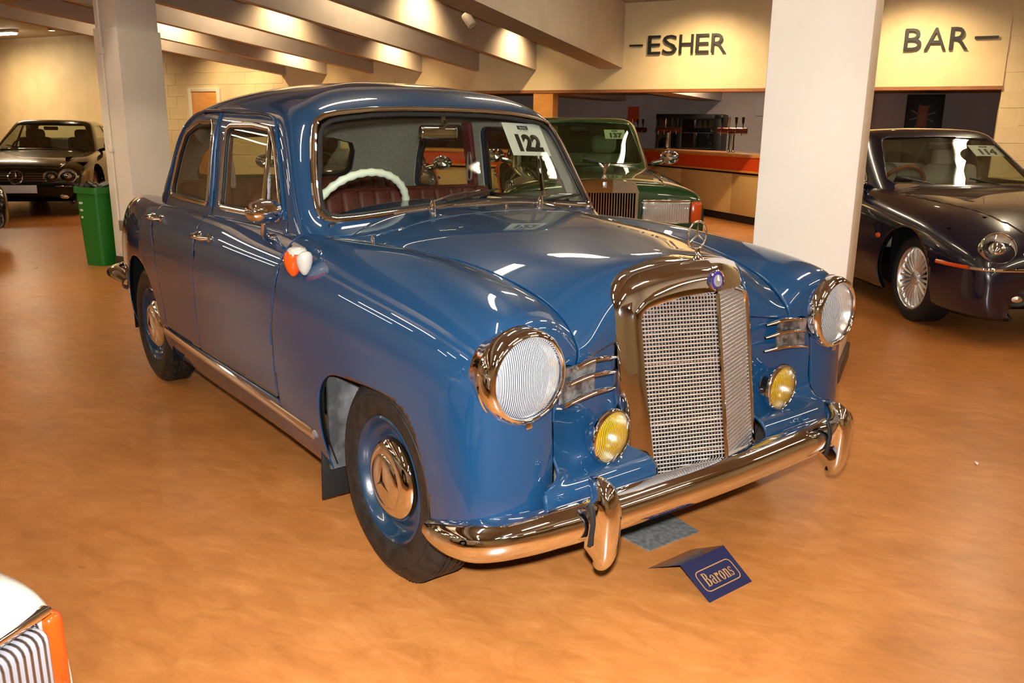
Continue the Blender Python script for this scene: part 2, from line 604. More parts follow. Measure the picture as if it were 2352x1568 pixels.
def floor_material():
    m = mat('orange_linoleum', (0.5, 0.2, 0.06), 0.30, 0, 0.5)
    nt = m.node_tree; b = nt.nodes['Principled BSDF']
    tc = nt.nodes.new('ShaderNodeTexCoord')
    def noise(scale, detail, stretch, rot, dist=0.0, rough=0.6):
        mp = nt.nodes.new('ShaderNodeMapping')
        mp.inputs['Scale'].default_value = stretch
        mp.inputs['Rotation'].default_value = (0, 0, rot)
        nt.links.new(tc.outputs['Object'], mp.inputs['Vector'])
        n = nt.nodes.new('ShaderNodeTexNoise')
        n.inputs['Scale'].default_value = scale; n.inputs['Detail'].default_value = detail
        n.inputs['Roughness'].default_value = rough; n.inputs['Distortion'].default_value = dist
        nt.links.new(mp.outputs['Vector'], n.inputs['Vector'])
        return n
    n1 = noise(7.0, 9, (1.0, 2.0, 1), .45, .5, .72)
    n2 = noise(1.2, 4, (1, 1.4, 1), .3)
    n3 = noise(60, 4, (1, 2.5, 1), .45)
    cr = nt.nodes.new('ShaderNodeValToRGB')
    e = cr.color_ramp.elements
    e[0].position = .22; e[0].color = (0.36, 0.130, 0.032, 1)
    e[1].position = .80; e[1].color = (0.64, 0.285, 0.095, 1)
    x = cr.color_ramp.elements.new(.5); x.color = (0.50, 0.195, 0.052, 1)
    nt.links.new(n1.outputs['Fac'], cr.inputs['Fac'])
    c2 = nt.nodes.new('ShaderNodeValToRGB')
    c2.color_ramp.elements[0].position = .3; c2.color_ramp.elements[0].color = (0.82, 0.80, 0.78, 1)
    c2.color_ramp.elements[1].position = .7; c2.color_ramp.elements[1].color = (1.06, 1.05, 1.05, 1)
    nt.links.new(n2.outputs['Fac'], c2.inputs['Fac'])
    mx = nt.nodes.new('ShaderNodeMix'); mx.data_type = 'RGBA'; mx.blend_type = 'MULTIPLY'; mx.inputs[0].default_value = 1.0
    nt.links.new(cr.outputs['Color'], mx.inputs[6]); nt.links.new(c2.outputs['Color'], mx.inputs[7])
    nt.links.new(mx.outputs[2], b.inputs['Base Color'])
    mr = nt.nodes.new('ShaderNodeMapRange')
    mr.inputs['To Min'].default_value = .22; mr.inputs['To Max'].default_value = .40
    nt.links.new(n2.outputs['Fac'], mr.inputs['Value']); nt.links.new(mr.outputs['Result'], b.inputs['Roughness'])
    bp = nt.nodes.new('ShaderNodeBump'); bp.inputs['Strength'].default_value = .05; bp.inputs['Distance'].default_value = .004
    nt.links.new(n3.outputs['Fac'], bp.inputs['Height']); nt.links.new(bp.outputs['Normal'], b.inputs['Normal'])
    return m
FLOOR_M = floor_material()
A0, A1, B0 = -22.0, 7.0, -20.0
def rq(name, pts, material, **k):
    V = [RP(*p) for p in pts]
    return mesh_object(name, V, [tuple(range(len(V)))], material, None, 0, kind='structure', **k)
V, F = rbox((A1 - A0, 28.0, .1))
fo = mesh_object('floor', V, F, FLOOR_M, None, 0, kind='structure')
fo.location = RP((A0 + A1) / 2, B0 + 14.0, -.05); fo.rotation_euler = (0, 0, ROOM_A)
SL = 0.073                                            # fall of the raked ceiling towards the bar wall
def zc(b, base): return base - SL * b
# raked ceiling over the hall
rq('ceiling', [(A0, 0.2, zc(.2, 3.17)), (A1, 0.2, zc(.2, 3.17)), (A1, B0, zc(B0, 3.17)), (A0, B0, zc(B0, 3.17))], CEIL_M)
# bar wall: upper fascia, solid stretch on the left and block work on the right
wb = room_box('wall_bar', -9.6, 0.0, 0.0, .25, 1.965, 3.6, WALL_C, kind='structure')
room_box('trim_1', -9.6, 0.0, -.012, .26, 1.925, 1.968, WOOD, kind='structure')
room_box('trim_2', -6.38, -6.05, .0, .22, 0.0, 1.94, ORANGE_W, kind='structure')
wl = room_box('wall_left_bar', A0, -9.6, 0.02, .25, 0.0, 3.6, WALL_C, kind='structure')
wr = room_box('wall_right_bar', 0.0, A1, 0.02, .25, 0.0, 3.6, WALL_C, kind='structure')
room_box('wall_left', A0 - .2, A0, B0, .3, 0, 6, WALL_C, kind='structure')
room_box('wall_right', A1, A1 + .2, B0, .3, 0, 6, WALL_C, kind='structure')
room_box('wall_back', A0, A1, B0 - .2, B0, 0, 6, WALL_C, kind='structure')
# concrete blocks of the bar wall, each its own piece
def block_field(parent, a0, ncol, nrow, z0=0.0, skip=None):
    BW, BH, J = .44, .2125, .007
    V, F = rbox((BW - J, .02, BH - J), .003, 1)
    me = None
    for r in range(nrow):
        for c in range(ncol):
            a = a0 + (c + .5) * BW + (.22 if r % 2 else 0)
            z = z0 + (r + .5) * BH
            if skip and skip(a, z): continue
            if me is None:
                o = mesh_object('block', V, F, WALL_C, None, 0); me = o.data
            else:
                o = bpy.data.objects.new('block', me); COL.objects.link(o)
            o.location = RP(a, .025, z); o.rotation_euler = (0, 0, ROOM_A)
            o.parent = parent; o.matrix_parent_inverse = parent.matrix_basis.inverted()
bpy.context.view_layer.update()
block_field(wr, 0.0, 5, 16)
block_field(wl, -15.3, 9, 15, 0.0, lambda a, z: (-13.85 < a < -12.6 and z < 2.2))
# door in the solid stretch
dr = room_box('door_1', -13.56, -12.92, -.02, .03, 0.0, 2.0, ORANGE_W, .004, kind='structure')
for nm, q in (('door_frame', (-13.64, -13.56, 0, 2.07)), ('door_frame', (-12.92, -12.84, 0, 2.07)), ('door_head', (-13.56, -12.92, 2.0, 2.07))):
    room_box(nm, q[0], q[1], -.035, .03, q[2], q[3], mat('white_gloss', (.75, .70, .58), .35), .003, parent=dr)
room_box('door_handle', -13.50, -13.40, -.06, -.03, 1.0, 1.03, CHROME, .008, parent=dr)
room_box('baseboard_left', A0, -13.7, -.01, .02, 0, .12, SKIRT, kind='structure')
room_box('baseboard_bar', -12.8, -9.6, -.01, .02, 0, .12, SKIRT, kind='structure')
room_box('trim_3', .52, .62, -.03, .02, 0, 2.1, mat('white_gloss', (.75, .70, .58), .35), .004, kind='structure')

# raked beams
def beam(name, a0, a1, b0=-19.5, b1=.02, zb=2.27, zt=3.3):
    V = []
    for a in (a0, a1):
        for b in (b0, b1):
            for base in (zb, zt):
                V.append(RP(a, b, zc(b, base)))
    F = [(0, 1, 3, 2), (4, 6, 7, 5), (0, 4, 5, 1), (2, 3, 7, 6), (0, 2, 6, 4), (1, 5, 7, 3)]
    return mesh_object(name, V, F, BEAM_M, None, 0, kind='structure')
beam('beam_1', -5.32, -4.94)
for k, a in enumerate((-6.34, -7.34, -8.40, -9.37, -10.36, -11.27)):
    beam('beam_%d' % (k + 2), a - .10, a, b0=-5.7 if k >= 4 else -19.5)
for k, a in enumerate((-1.6, 1.7, 4.9)):
    beam('beam_%d' % (k + 8), a - .3, a, b1=-8.0)
# cross beam that ends the ribs on the left, and the lower ceiling beyond
V = [RP(a, b, z) for a in (A0, -9.9) for b in (-6.0, -5.7) for z in (2.72, 3.7)]
mesh_object('beam_12', V, [(0, 1, 3, 2), (4, 6, 7, 5), (0, 4, 5, 1), (2, 3, 7, 6), (0, 2, 6, 4), (1, 5, 7, 3)], BEAM_M, None, 0, kind='structure')
rq('ceiling_left', [(A0, .02, 3.13), (-11.4, .02, 3.13), (-11.4, -5.7, 3.13), (A0, -5.7, 3.13)], CEIL_M)

# columns
def column(name, a, b, wa, wb_, step_z=None):
    o = room_box(name, a - wa / 2, a + wa / 2, b - wb_ / 2, b + wb_ / 2, 0, 4.2, WALL_P, .006, kind='structure')
    if step_z:
        room_box(name + '_casing', a - wa / 2 - .015, a + wa / 2 + .015, b - wb_ / 2 - .015, b + wb_ / 2 + .015, .0, step_z, WALL_P, .006, parent=o)
    room_box('baseboard', a - wa / 2 - .022, a + wa / 2 + .022, b - wb_ / 2 - .022, b + wb_ / 2 + .022, 0, .10, SKIRT, .004, parent=o)
    return o
cr_ = column('column_1', -1.305, -7.21, .52, .60)
cl_ = column('column_2', -7.775, -6.36, .29, .48, 2.25)
bpy.context.view_layer.update()
# conduit and socket on the left column
for z0, z1 in ((.46, 2.05), (2.05, 3.6)):
    V, F = tube([RP(-7.83, -6.625, z0), RP(-7.83, -6.625, z1)], .013, 10)
    mesh_object('conduit', V, F, WALL_P, cl_).matrix_parent_inverse = cl_.matrix_basis.inverted()
for z in (1.15, 2.05):
    room_box('conduit_joint', -7.855, -7.805, -6.65, -6.60, z - .035, z + .035, WALL_P, .008, parent=cl_)
room_box('wall_socket', -7.82, -7.74, -6.64, -6.61, .36, .46, mat('steel_plate', (.35, .33, .30), .35, .6), .004, parent=cl_)

# ------------------------------------------------------------------ lamps of the hall
WARM = (1.0, 0.72, 0.39)
def downlight(a, b, zlamp, tilt=(0, 0), watt=60, size=64, blend=1.0):
    root = thing('downlight', 'small white ceiling spotlight between the raked beams', 'lamp', tuple(RP(a, b, zlamp)), 0, 'spotlights between the ceiling beams')
    V, F = lathe([(.0, .12), (.055, .12), (.06, .10), (.06, .0), (.05, .0), (.046, .02), (0, .03)], 24)
    mesh_object('housing', [Matrix.Rotation(-PI / 2, 4, 'Y') @ Vector(v) for v in V], F, mat('white_gloss', (.75, .70, .58), .35), root)
    V, F = lathe([(.044, 0.012), (0, .012)], 24)
    mesh_object('bulb', [Matrix.Rotation(-PI / 2, 4, 'Y') @ Vector(v) for v in V], F, mat('bulb_glow', (1, .8, .5), .5, emit=(1.0, .75, .42), emit_s=30), root)
    MATS['bulb_glow'].cycles.emission_sampling = 'NONE'
    l = bpy.data.lights.new('downlight_beam', 'SPOT')
    l.energy = watt; l.color = WARM; l.spot_size = math.radians(size); l.spot_blend = blend; l.shadow_soft_size = .04
    lo = bpy.data.objects.new('downlight_beam', l); COL.objects.link(lo)
    lo.parent = root
    d = E1 * tilt[0] + EN * tilt[1] + Vector((0, 0, -1))
    lo.rotation_euler = d.to_track_quat('-Z', 'Y').to_euler()
    lo.location = (0, 0, -.01)
    return root
LW = 120
for a in (-6.34, -8.40, -10.36):
    for b in (-.85, -3.4):
        downlight(a + .42, b, zc(b, 2.82), (-.5, .0), LW, 125)
downlight(-3.7, -1.1, 3.15, (0, .5), 230, 120)
downlight(-1.0, -1.1, 3.15, (0, .5), 230, 120)
downlight(-12.6, -1.0, 3.0, (0, .5), 130, 110)
downlight(-11.9, -.7, 3.0, (.3, .3), 90, 110)
downlight(-15.2, -1.6, 3.0, (0, .6), 170, 120)
downlight(-18.4, -1.6, 3.0, (0, .6), 170, 120)

_d = pixel_ray(1078, 48); _t = (RP(-5.7, 0) - CAM_C).dot(E1) / _d.dot(E1); _q = CAM_C + _d * _t
_sp = thing('ceiling_spotlight', 'small white spotlight fitting hanging beside the thick ceiling beam', 'lamp', tuple(_q), ROOM_A)
V, F = lathe([(0, -.09), (.05, -.09), (.055, -.07), (.055, .06), (.047, .07), (0, .065)], 24)
mesh_object('spot_housing', [Matrix.Rotation(.9, 4, 'Y') @ Vector(v) for v in V], F, mat('white_gloss', (.75, .70, .58), .35), _sp)
V, F = tube([(0, 0, 0), (-.02, 0, .10), (-.02, 0, .75)], .012, 8); mesh_object('spot_stem', V, F, mat('white_gloss', (.75, .70, .58), .35), _sp)
TUBE_M = mat('fluorescent_tube', (1, .9, .7), .5, emit=(1.0, 0.88, 0.66), emit_s=20.0)
TUBE_M.cycles.emission_sampling = 'NONE'
LAMP_W = mat('batten_white', (.75, .72, .62), .4)
_bat = None
def batten(a, b, z, along=True, watt=12.5):
    """twin-tube fluorescent fitting"""
    global _bat
    root = thing('fluorescent_batten', 'white twin-tube fluorescent fitting under the hall ceiling', 'lamp', tuple(RP(a, b, z)), ROOM_A + (PI / 2 if along else 0), 'fluorescent fittings in the hall')
    if _bat is None:
        V, F = rbox((1.5, .16, .05), .01)
        o1 = mesh_object('fitting_body', V, F, LAMP_W, root)
        V, F = tube([(-.72, -.045, -.045), (.72, -.045, -.045)], .016, 10); o2 = mesh_object('tube', V, F, TUBE_M, root)
        V, F = tube([(-.72, .045, -.045), (.72, .045, -.045)], .016, 10); o3 = mesh_object('tube', V, F, TUBE_M, root)
        _bat = (o1, o2, o3)
    else:
        for o in _bat:
            c = bpy.data.objects.new(o.name.split('.')[0], o.data); COL.objects.link(c); c.parent = root
    if watt:
        l = bpy.data.lights.new('batten_light', 'AREA')
        l.shape = 'RECTANGLE'; l.size = 1.4; l.size_y = .12; l.energy = watt; l.color = WARM_T
        lo = bpy.data.objects.new('batten_light', l); COL.objects.link(lo); lo.parent = root; lo.location = (0, 0, -.085)
    return root
WARM_T = (1.0, 0.77, 0.48)
for a in (-3.3, .2, 3.4):
    for b in (-3.0, -5.8, -8.6, -11.4, -14.2, -17.0):
        batten(a, b, zc(b, 3.08), True)
for a in (-6.9, -8.9):
    for b in (-8.6, -11.4, -14.2, -17.0):
        batten(a, b, zc(b, 3.08), True)
for a in (-12.5, -16.0, -19.5):
    for b in (-8.6, -12.5, -16.5):
        batten(a, b, zc(b, 3.08), True)
for a, b in ((-6.85, -3.2), (-8.9, -3.2), (-10.85, -3.0)):  # added fittings, hidden between the ribs, to brighten the unlit beam sides
    batten(a, b, zc(b, 3.08), True, 12)
bb_ = batten(-3.85, 2.4, 2.70, True, 38)  # the bar is unlit; this fitting is added to lift its interior
tag(bb_, 'added fluorescent fitting that brightens the unlit bar', 'lamp')
fb_ = batten(-17.6, -1.15, 3.10, False, 30)
tag(fb_, 'lone lit fluorescent fitting on the far left ceiling above the dark coupe', 'lamp')

# ------------------------------------------------------------------ lettering on the fascia
def fit_text(txt, w, h, depth, bold=0.0):
    V, F = text_mesh(txt, 1.0, .5, bold)
    X = [v[0] for v in V]; Y = [v[1] for v in V]
    sx = w / (max(X) - min(X)); sy = h / (max(Y) - min(Y))
    return [((v[0] - min(X)) * sx, (v[1] - min(Y)) * sy, v[2] * depth) for v in V], F
LETTER = mat('black_letter', (.010, .009, .010), .4)
def word(name, label, txt, a0, widths, gap, z0, h, pre=None, post=None):
    root = thing(name, label, 'sign', tuple(RP(a0, -.03, z0)), ROOM_A)
    x = 0.0
    if pre:
        V, F = rbox((pre[1], .03, .024)); o = mesh_object('dash', V, F, LETTER, root, 0); o.location = (pre[0] + pre[1] / 2, 0, h * .5)
    for ch, w in zip(txt, widths):
        V, F = fit_text(ch, w, h, .03, .0)
        mesh_object('letter', [(x + v[0], -v[2], v[1]) for v in V], F, LETTER, root, 0)
        x += w + gap
    if post:
        V, F = rbox((post, .03, .028)); o = mesh_object('dash', V, F, LETTER, root, 0); o.location = (x + .03 + post / 2, 0, h * .5)
    return root
word('wall_lettering', 'black raised letters reading ESHER with a dash before them', 'ESHER', -4.56, (.185, .205, .20, .185, .205), .035, 2.45, .255, (-.28, .20), None)
word('wall_lettering', 'black raised letters reading BAR with a dash after them', 'BAR', -1.17, (.20, .245, .21), .035, 2.41, .265, None, .26)

# ------------------------------------------------------------------ bar behind the opening
room_box('wall_bar_rear', -11.0, 2.0, 5.2, 5.4, 0, 3.4, BAR_W, kind='structure')
room_box('wall_bar_side', 1.2, 1.4, .25, 5.2, 0, 3.4, BAR_W, kind='structure')
room_box('wall_bar_end', -11.2, -11.0, .25, 5.2, 0, 3.4, BAR_W, kind='structure')
rq('ceiling_bar', [(-11.0, .2, 2.75), (1.3, .2, 2.75), (1.3, 5.3, 2.75), (-11.0, 5.3, 2.75)], BAR_W)
for k, a in enumerate((-2.6, -4.6, -6.6)):
    room_box('beam_%d' % (k + 20), a - .45, a, 1.2, 5.2, 1.98, 2.76, BAR_W, kind='structure')
CREAM = mat('cream_panel', (.62, .42, .17), .45)
RED = mat('red_laminate', (.66, .07, .012), .4)
def counter(label, p, q_, face=-1, npanel=3):
    p = RP(*p); q2 = RP(*q_)
    d = (q2 - p); L = d.length; ang = math.atan2(d.y, d.x)
    root = thing('bar_counter', label, 'counter', tuple(p), ang)
    for k in range(npanel):
        w = L / npanel
        V, F = rbox((w - .012, .04, .62), .002); o = mesh_object('front_panel', V, F, CREAM, root); o.location = (w * (k + .5), face * .0, .12 + .31)
    V, F = rbox((L, .56, .84)); o = mesh_object('carcass', V, F, mat('dark_carcass', (.02, .012, .008), .6), root, 0); o.location = (L / 2, -face * .31, .42)
    V, F = rbox((L, .02, .12)); o = mesh_object('kick_board', V, F, BLACK, root, 0); o.location = (L / 2, -face * .0 + .01, .06)
    V, F = rbox((L, .03, .20)); o = mesh_object('red_band', V, F, RED, root, 0); o.location = (L / 2, face * .035, .90)
    for z, h in ((.785, .03), (1.02, .045)):
        V, F = rbox((L, .05, h), .006); o = mesh_object('wood_rail', V, F, ORANGE_W, root); o.location = (L / 2, face * .04, z)
    V, F = rbox((L, .68, .035), .006); o = mesh_object('worktop', V, F, WOOD, root); o.location = (L / 2, -face * .28, 1.035)
    return root
counter('long bar counter with red band and cream front panels right of the green limousine', (-5.75, 3.69), (-2.32, .03), -1, 3)
counter('short cream fronted bar counter under the opening, behind the cars', (-9.4, .30), (-6.45, .30), -1, 3)

def along(t, off=0.0, z=1.053):
    p = RP(-6.6, 4.6); q2 = RP(-2.32, .03)
    d = (q2 - p).normalized(); n = Vector((-d.y, d.x, 0))
    return p + d * t + n * off + Vector((0, 0, z)), math.atan2(d.y, d.x)
COPPER = mat('copper_bar', (.16, .05, .03), .25, .9)
def beer_tap(t, label):
    p, ang = along(t, .22)
    root = thing('beer_tap', label, 'tap', tuple(p), ROOM_A, None, .84)
    V, F = lathe([(.075, 0), (.075, .02), (.06, .035), (.055, .32), (.058, .36), (0, .36)], 24)
    mesh_object('tap_column', [Matrix.Rotation(-PI / 2, 4, 'Y') @ Vector(v) for v in V], F, CHROME, root)
    V, F = tube([(-.29, 0, .41), (-.28, 0, .41), (.28, 0, .41), (.29, 0, .41)], [.04, .055, .055, .04], 18)
    mesh_object('tap_bar', V, F, COPPER, root)
    for k, x in enumerate((-.20, -.07, .07, .20)):
        V, F = tube([(x, 0, .46), (x, 0, .52), (x, -.01, .56), (x, -.015, .66)], [.010, .010, .022, .028], 12)
        mesh_object('tap_handle', V, F, BLACK if k != 1 else CHROME, root)
        V, F = tube([(x, -.05, .40), (x, -.09, .38), (x, -.10, .32)], [.012, .011, .009], 8)
        mesh_object('spout', V, F, CHROME, root)
beer_tap(1.9, 'chrome beer tap in front of the black fridge')
beer_tap(4.1, 'chrome beer tap right of the black fridge')
beer_tap(.45, 'chrome beer tap beside the red notice, behind the green saloon')
# bottle fridge
_d = pixel_ray(1586, 300); _t = (RP(0, 4.8) - CAM_C).dot(EN) / _d.dot(EN); _q = CAM_C + _d * _t
fr = thing('bottle_fridge', 'black two-door glass fronted bottle fridge behind the bar', 'fridge', (_q.x, _q.y, 0), ROOM_A, None, 1.0)
for nm, d, c in (('fridge_side', (.05, .5, 1.70), (-.60, 0, .85)), ('fridge_side', (.16, .5, 1.70), (.60, 0, .85)), ('fridge_top', (1.3, .5, .10), (0, 0, 1.66)), ('fridge_base', (1.3, .5, .5), (0, 0, .25)), ('fridge_back', (1.3, .03, 1.6), (0, .24, .85)), ('fridge_mullion', (.10, .08, 1.6), (-.16, -.22, .85))):
    V, F = rbox(d, .006); o = mesh_object(nm, V, F, BLACK, fr); o.location = c
V, F = rbox((.5, .012, 1.1)); o = mesh_object('fridge_door', V, F, glass_mat('fridge_glass', (.75, .78, .78)), fr, 0); o.location = (-.4, -.24, 1.05)
V, F = rbox((.7, .012, 1.1)); o = mesh_object('fridge_door', V, F, glass_mat('fridge_glass', (.75, .78, .78)), fr, 0); o.location = (.20, -.24, 1.05)
for z in (.75, 1.05, 1.35):
    V, F = rbox((1.15, .4, .012)); o = mesh_object('fridge_shelf', V, F, mat('wire_shelf', (.3, .3, .3), .4, .5), fr, 0); o.location = (0, 0, z)
# notices and dark machine seen right of the column
def panel(name, label, cat, a, b, z, w, h, m, d=.02):
    o = room_box(name, a - w / 2, a + w / 2, b - d / 2, b + d / 2, z - h / 2, z + h / 2, m)
    return tag(o, label, cat)
def bar_panel(px0, py0, px1, py1, b):
    """place a flat notice on the plane b by its seen corners"""
    out = []
    for px, py in ((px0, py0), (px1, py1)):
        d = pixel_ray(px, py); t = (RP(0, b) - CAM_C).dot(EN) / d.dot(EN)
        q3 = CAM_C + d * t; out.append(((q3 - P0).dot(E1), q3.z))
    (x0, z0), (x1, z1) = out
    return (x0 + x1) / 2, (z0 + z1) / 2, abs(x1 - x0), abs(z1 - z0)
x, z, w, h = bar_panel(1443, 245, 1466, 281, 5.17)
panel('red_notice', 'small red notice on the wall behind the bar', 'notice', x, 5.18, z, w, h, RED)
x, z, w, h = bar_panel(1738, 222, 1764, 266, 5.17)
panel('white_notice', 'pale paper notice on the bar wall beside the white column', 'notice', x, 5.18, z, w, h, mat('pale_paper', (.55, .52, .58), .8))
x, z, w, h = bar_panel(2086, 219, 2157, 330, 4.9)
dm = thing('drinks_machine', 'tall black drinks machine with an orange emblem behind the bar', 'machine', tuple(RP(x, 4.75, 0)), ROOM_A)
V, F = rbox((w, .5, z + h / 2), .01); o = mesh_object('cabinet', V, F, BLACK, dm); o.location = (0, 0, (z + h / 2) / 2)
V, F = rbox((w * .27, .01, .36), .004); o = mesh_object('emblem', V, F, mat('orange_print', (.28, .09, .03), .5), dm); o.location = (-.02, -.258, z + .05)
mb = MB()
for k in range(8):
    a = 2 * PI * k / 8 + .3
    mb.add(*rbox((.16, .006, .022)), M=Matrix.Translation((-.02 + .13 * math.cos(a), -.255, z + .05 + .13 * math.sin(a))) @ Matrix.Rotation(-a, 4, 'Y'))
mb.build('emblem_rays', mat('grey_print', (.14, .14, .13), .5), dm)

# ------------------------------------------------------------------ small things on the floor
bn = thing('waste_bin', 'green plastic waste bin beside the left column', 'bin', tuple(RP(-8.125, -6.60, 0)), ROOM_A)
GREENP = mat('green_plastic', (.010, .15, .014), .45)
def prism(w0, d0, w1, d1, z0, z1, r):
    V, F = rbox((1, 1, 1))
    def ring(w, d, z):
        return [(x, y, z) for x, y in rpoly([(-w / 2, -d / 2), (w / 2, -d / 2), (w / 2, d / 2), (-w / 2, d / 2)], r, 4)]
    a = ring(w0, d0, z0); b = ring(w1, d1, z1); n = len(a)
    V = a + b; F = [(i, (i + 1) % n, n + (i + 1) % n, n + i) for i in range(n)] + [tuple(range(n))[::-1]]
    return V, F, n
V, F, n = prism(.25, .25, .30, .30, 0, .76, .05)
V2, F2, n = prism(.24, .24, .29, .29, .01, .76, .05)
V = V + V2; F = F + [tuple(i + 2 * n for i in f[::-1]) for f in F2]
mesh_object('bin_body', V, F, GREENP, bn)
mb = MB()
for w, z0, z1 in ((.315, .76, .82),):
    a = rpoly([(-w / 2, -w / 2), (w / 2, -w / 2), (w / 2, w / 2), (-w / 2, w / 2)], .06, 4)
    path = [(x, y, .745) for x, y in a]
    V, F = sweep(path, [(-.03, -.006), (.03, -.006), (.03, .012), (-.03, .012)], True, Vector((0, 0, 1))); mb.add(V, F)
mb.build('bin_rim', GREENP, bn)
mb = MB()
rnd = random.Random(4)
for k in range(18):
    mb.tube([(rnd.uniform(-.10, .10), rnd.uniform(-.10, .10), .71), (rnd.uniform(-.10, .10), rnd.uniform(-.10, .10), .755 + rnd.uniform(0, .03)), (rnd.uniform(-.10, .10), rnd.uniform(-.10, .10), .72)], [.03, .05, .03], 8)
mb.build('bin_liner', mat('bin_bag', (.012, .012, .012), .3), bn)
mb = MB()
for z, w in ((.62, .05), (.55, .04), (.48, .03)):
    mb.add(*rbox((w, .003, .02)), M=Matrix.Translation((-.07, -.139 - z * .012, z)))
mb.build('bin_print', mat('pale_print', (.6, .65, .6), .6), bn)
# grey drip mat under the bumper
c = [ground_at(1440, 1240), ground_at(1490, 1267), ground_at(1606, 1222), ground_at(1550, 1188)]
c = [c[0] + (c[0] - c[1]) * .6, c[1], c[2], c[3] + (c[3] - c[2]) * .6]
V = [(p.x, p.y, 0.001) for p in c] + [(p.x, p.y, .005) for p in c]
mesh_object('floor_mat', V, [(3, 2, 1, 0), (4, 5, 6, 7), (0, 1, 5, 4), (1, 2, 6, 5), (2, 3, 7, 6), (3, 0, 4, 7)], noise_mat('grey_mat', (.10, .105, .105), (.19, .195, .19), 60, 5, .6, .2, 200), None, 0, label='square grey mat on the floor under the front bumper', cat='mat')

# folded card reading Barons
def serif_word():
    """B a r o n s in a thick and thin roman letter; unit x-height 1, returns (V, F) in xy"""
    mb = MB()
    def rect(x0, y0, x1, y1): mb.add([(x0, y0, 0), (x1, y0, 0), (x1, y1, 0), (x0, y1, 0)], [(0, 1, 2, 3)])
    def arc(cx, cy, rx, ry, ix, iy, a0, a1, n=16, sx=0.0):
        V = []
        for k in range(n + 1):
            a = a0 + (a1 - a0) * k / n
            V.append((cx + rx * math.cos(a), cy + ry * math.sin(a), 0)); V.append((cx + sx + ix * math.cos(a), cy + iy * math.sin(a), 0))
        mb.add(V, [(2 * k, 2 * k + 2, 2 * k + 3, 2 * k + 1) for k in range(n)])
    h = PI / 2
    x = 0.0
    rect(x + .10, 0, x + .32, 1.45); rect(x, 0, x + .45, .07); rect(x, 1.38, x + .45, 1.45)
    arc(x + .42, 1.10, .34, .35, .12, .28, -h, h); rect(x + .3, 1.38, x + .42, 1.45); rect(x + .3, .75, x + .45, .82)
    arc(x + .45, .41, .42, .41, .17, .34, -h, h); rect(x + .3, 0, x + .45, .07)
    x = 1.0
    arc(x + .30, .28, .30, .29, .12, .22, h, 3 * h); rect(x + .30, .50, x + .48, .57); rect(x + .46, .05, x + .66, .72); arc(x + .34, .70, .32, .30, .12, .24, 0, PI); rect(x + .6, 0, x + .76, .09); rect(x + .28, 0, x + .48, .06)
    x = 1.86
    rect(x + .08, 0, x + .28, 1.0); rect(x, 0, x + .38, .06); rect(x, .92, x + .2, 1.0); arc(x + .44, .82, .16, .16, .0, .0, 0, 2 * PI); arc(x + .40, .72, .2, .28, .12, .2, h, PI)
    x = 2.55
    arc(x + .36, .5, .36, .52, .15, .44, 0, 2 * PI, 28)
    x = 3.38
    rect(x + .08, 0, x + .28, 1.0); rect(x, 0, x + .38, .06); rect(x, .92, x + .2, 1.0)
    arc(x + .42, .68, .26, .32, .06, .25, 0, PI * .8); rect(x + .48, 0, x + .68, .70); rect(x + .40, 0, x + .78, .06)
    x = 4.25
    arc(x + .26, .76, .24, .25, .10, .18, .3, 3 * h + .2); arc(x + .26, .26, .26, .27, .10, .19, -PI + .3, h + .2); rect(x + .08, .46, x + .44, .56); rect(x, .0, x + .05, .3); rect(x + .45, .72, x + .5, 1.0)
    return mb.V, mb.F
NAVY = mat('navy_card', (.014, .018, .060), .22, 0, .5, .5)
GOLD = mat('gold_print', (.36, .20, .06), .4)
fold_l = ground_at(1562, 1297, .075); fold_r = ground_at(1662, 1252, .075)
bot_l = ground_at(1630, 1384); bot_r = ground_at(1728, 1335)
back_l = ground_at(1490, 1304, .004); back_r = back_l + (fold_r - fold_l)
cardo = thing('folded_card', 'folded navy card lettered Barons in gold standing on the floor', 'sign', tuple((bot_l + bot_r) / 2), 0)
inv = Matrix.Translation(-Vector(((bot_l + bot_r) / 2)))
def leaf(name, q4, t=.0012):
    q4 = [inv @ Vector(p) for p in q4]
    n = (q4[1] - q4[0]).cross(q4[3] - q4[0]).normalized()
    V = q4 + [p - n * t for p in q4]
    return mesh_object(name, V, [(0, 1, 2, 3), (7, 6, 5, 4), (0, 4, 5, 1), (1, 5, 6, 2), (2, 6, 7, 3), (3, 7, 4, 0)], NAVY, cardo, 0)
bot_r = bot_l + (fold_r - fold_l) * ((bot_r - bot_l).length / (fold_r - fold_l).length)
leaf('front_leaf', [bot_l, bot_r, fold_r, fold_l])
leaf('rear_leaf', [fold_l, fold_r, back_r, back_l])
ux = (bot_r - bot_l); W_ = ux.length; ux.normalize()
uy = ((fold_l + fold_r) / 2 - (bot_l + bot_r) / 2); H_ = uy.length; uy.normalize()
nn = ux.cross(uy)
ctr = inv @ ((bot_l + bot_r + fold_l + fold_r) / 4) + nn * .0008
V, F = serif_word()
k_ = W_ * .62 / 4.75
mesh_object('card_lettering', [ctr + ux * ((v.x - 2.38) * k_) + uy * ((v.y - .62) * k_ * 1.15 - H_ * .06) for v in V], F, GOLD, cardo, 0)
loop = dense(rpoly([(-.40 * W_, -.30 * H_), (.40 * W_, -.30 * H_), (.40 * W_, .20 * H_), (-.40 * W_, .20 * H_)], .02, 6), .01)
V, F = sweep([ctr + ux * x + uy * (y - .0) for x, y in loop], [(-.0002, -.0016), (.0002, -.0016), (.0002, .0016), (-.0002, .0016)], True, nn)
mesh_object('card_border', V, F, GOLD, cardo, 0)
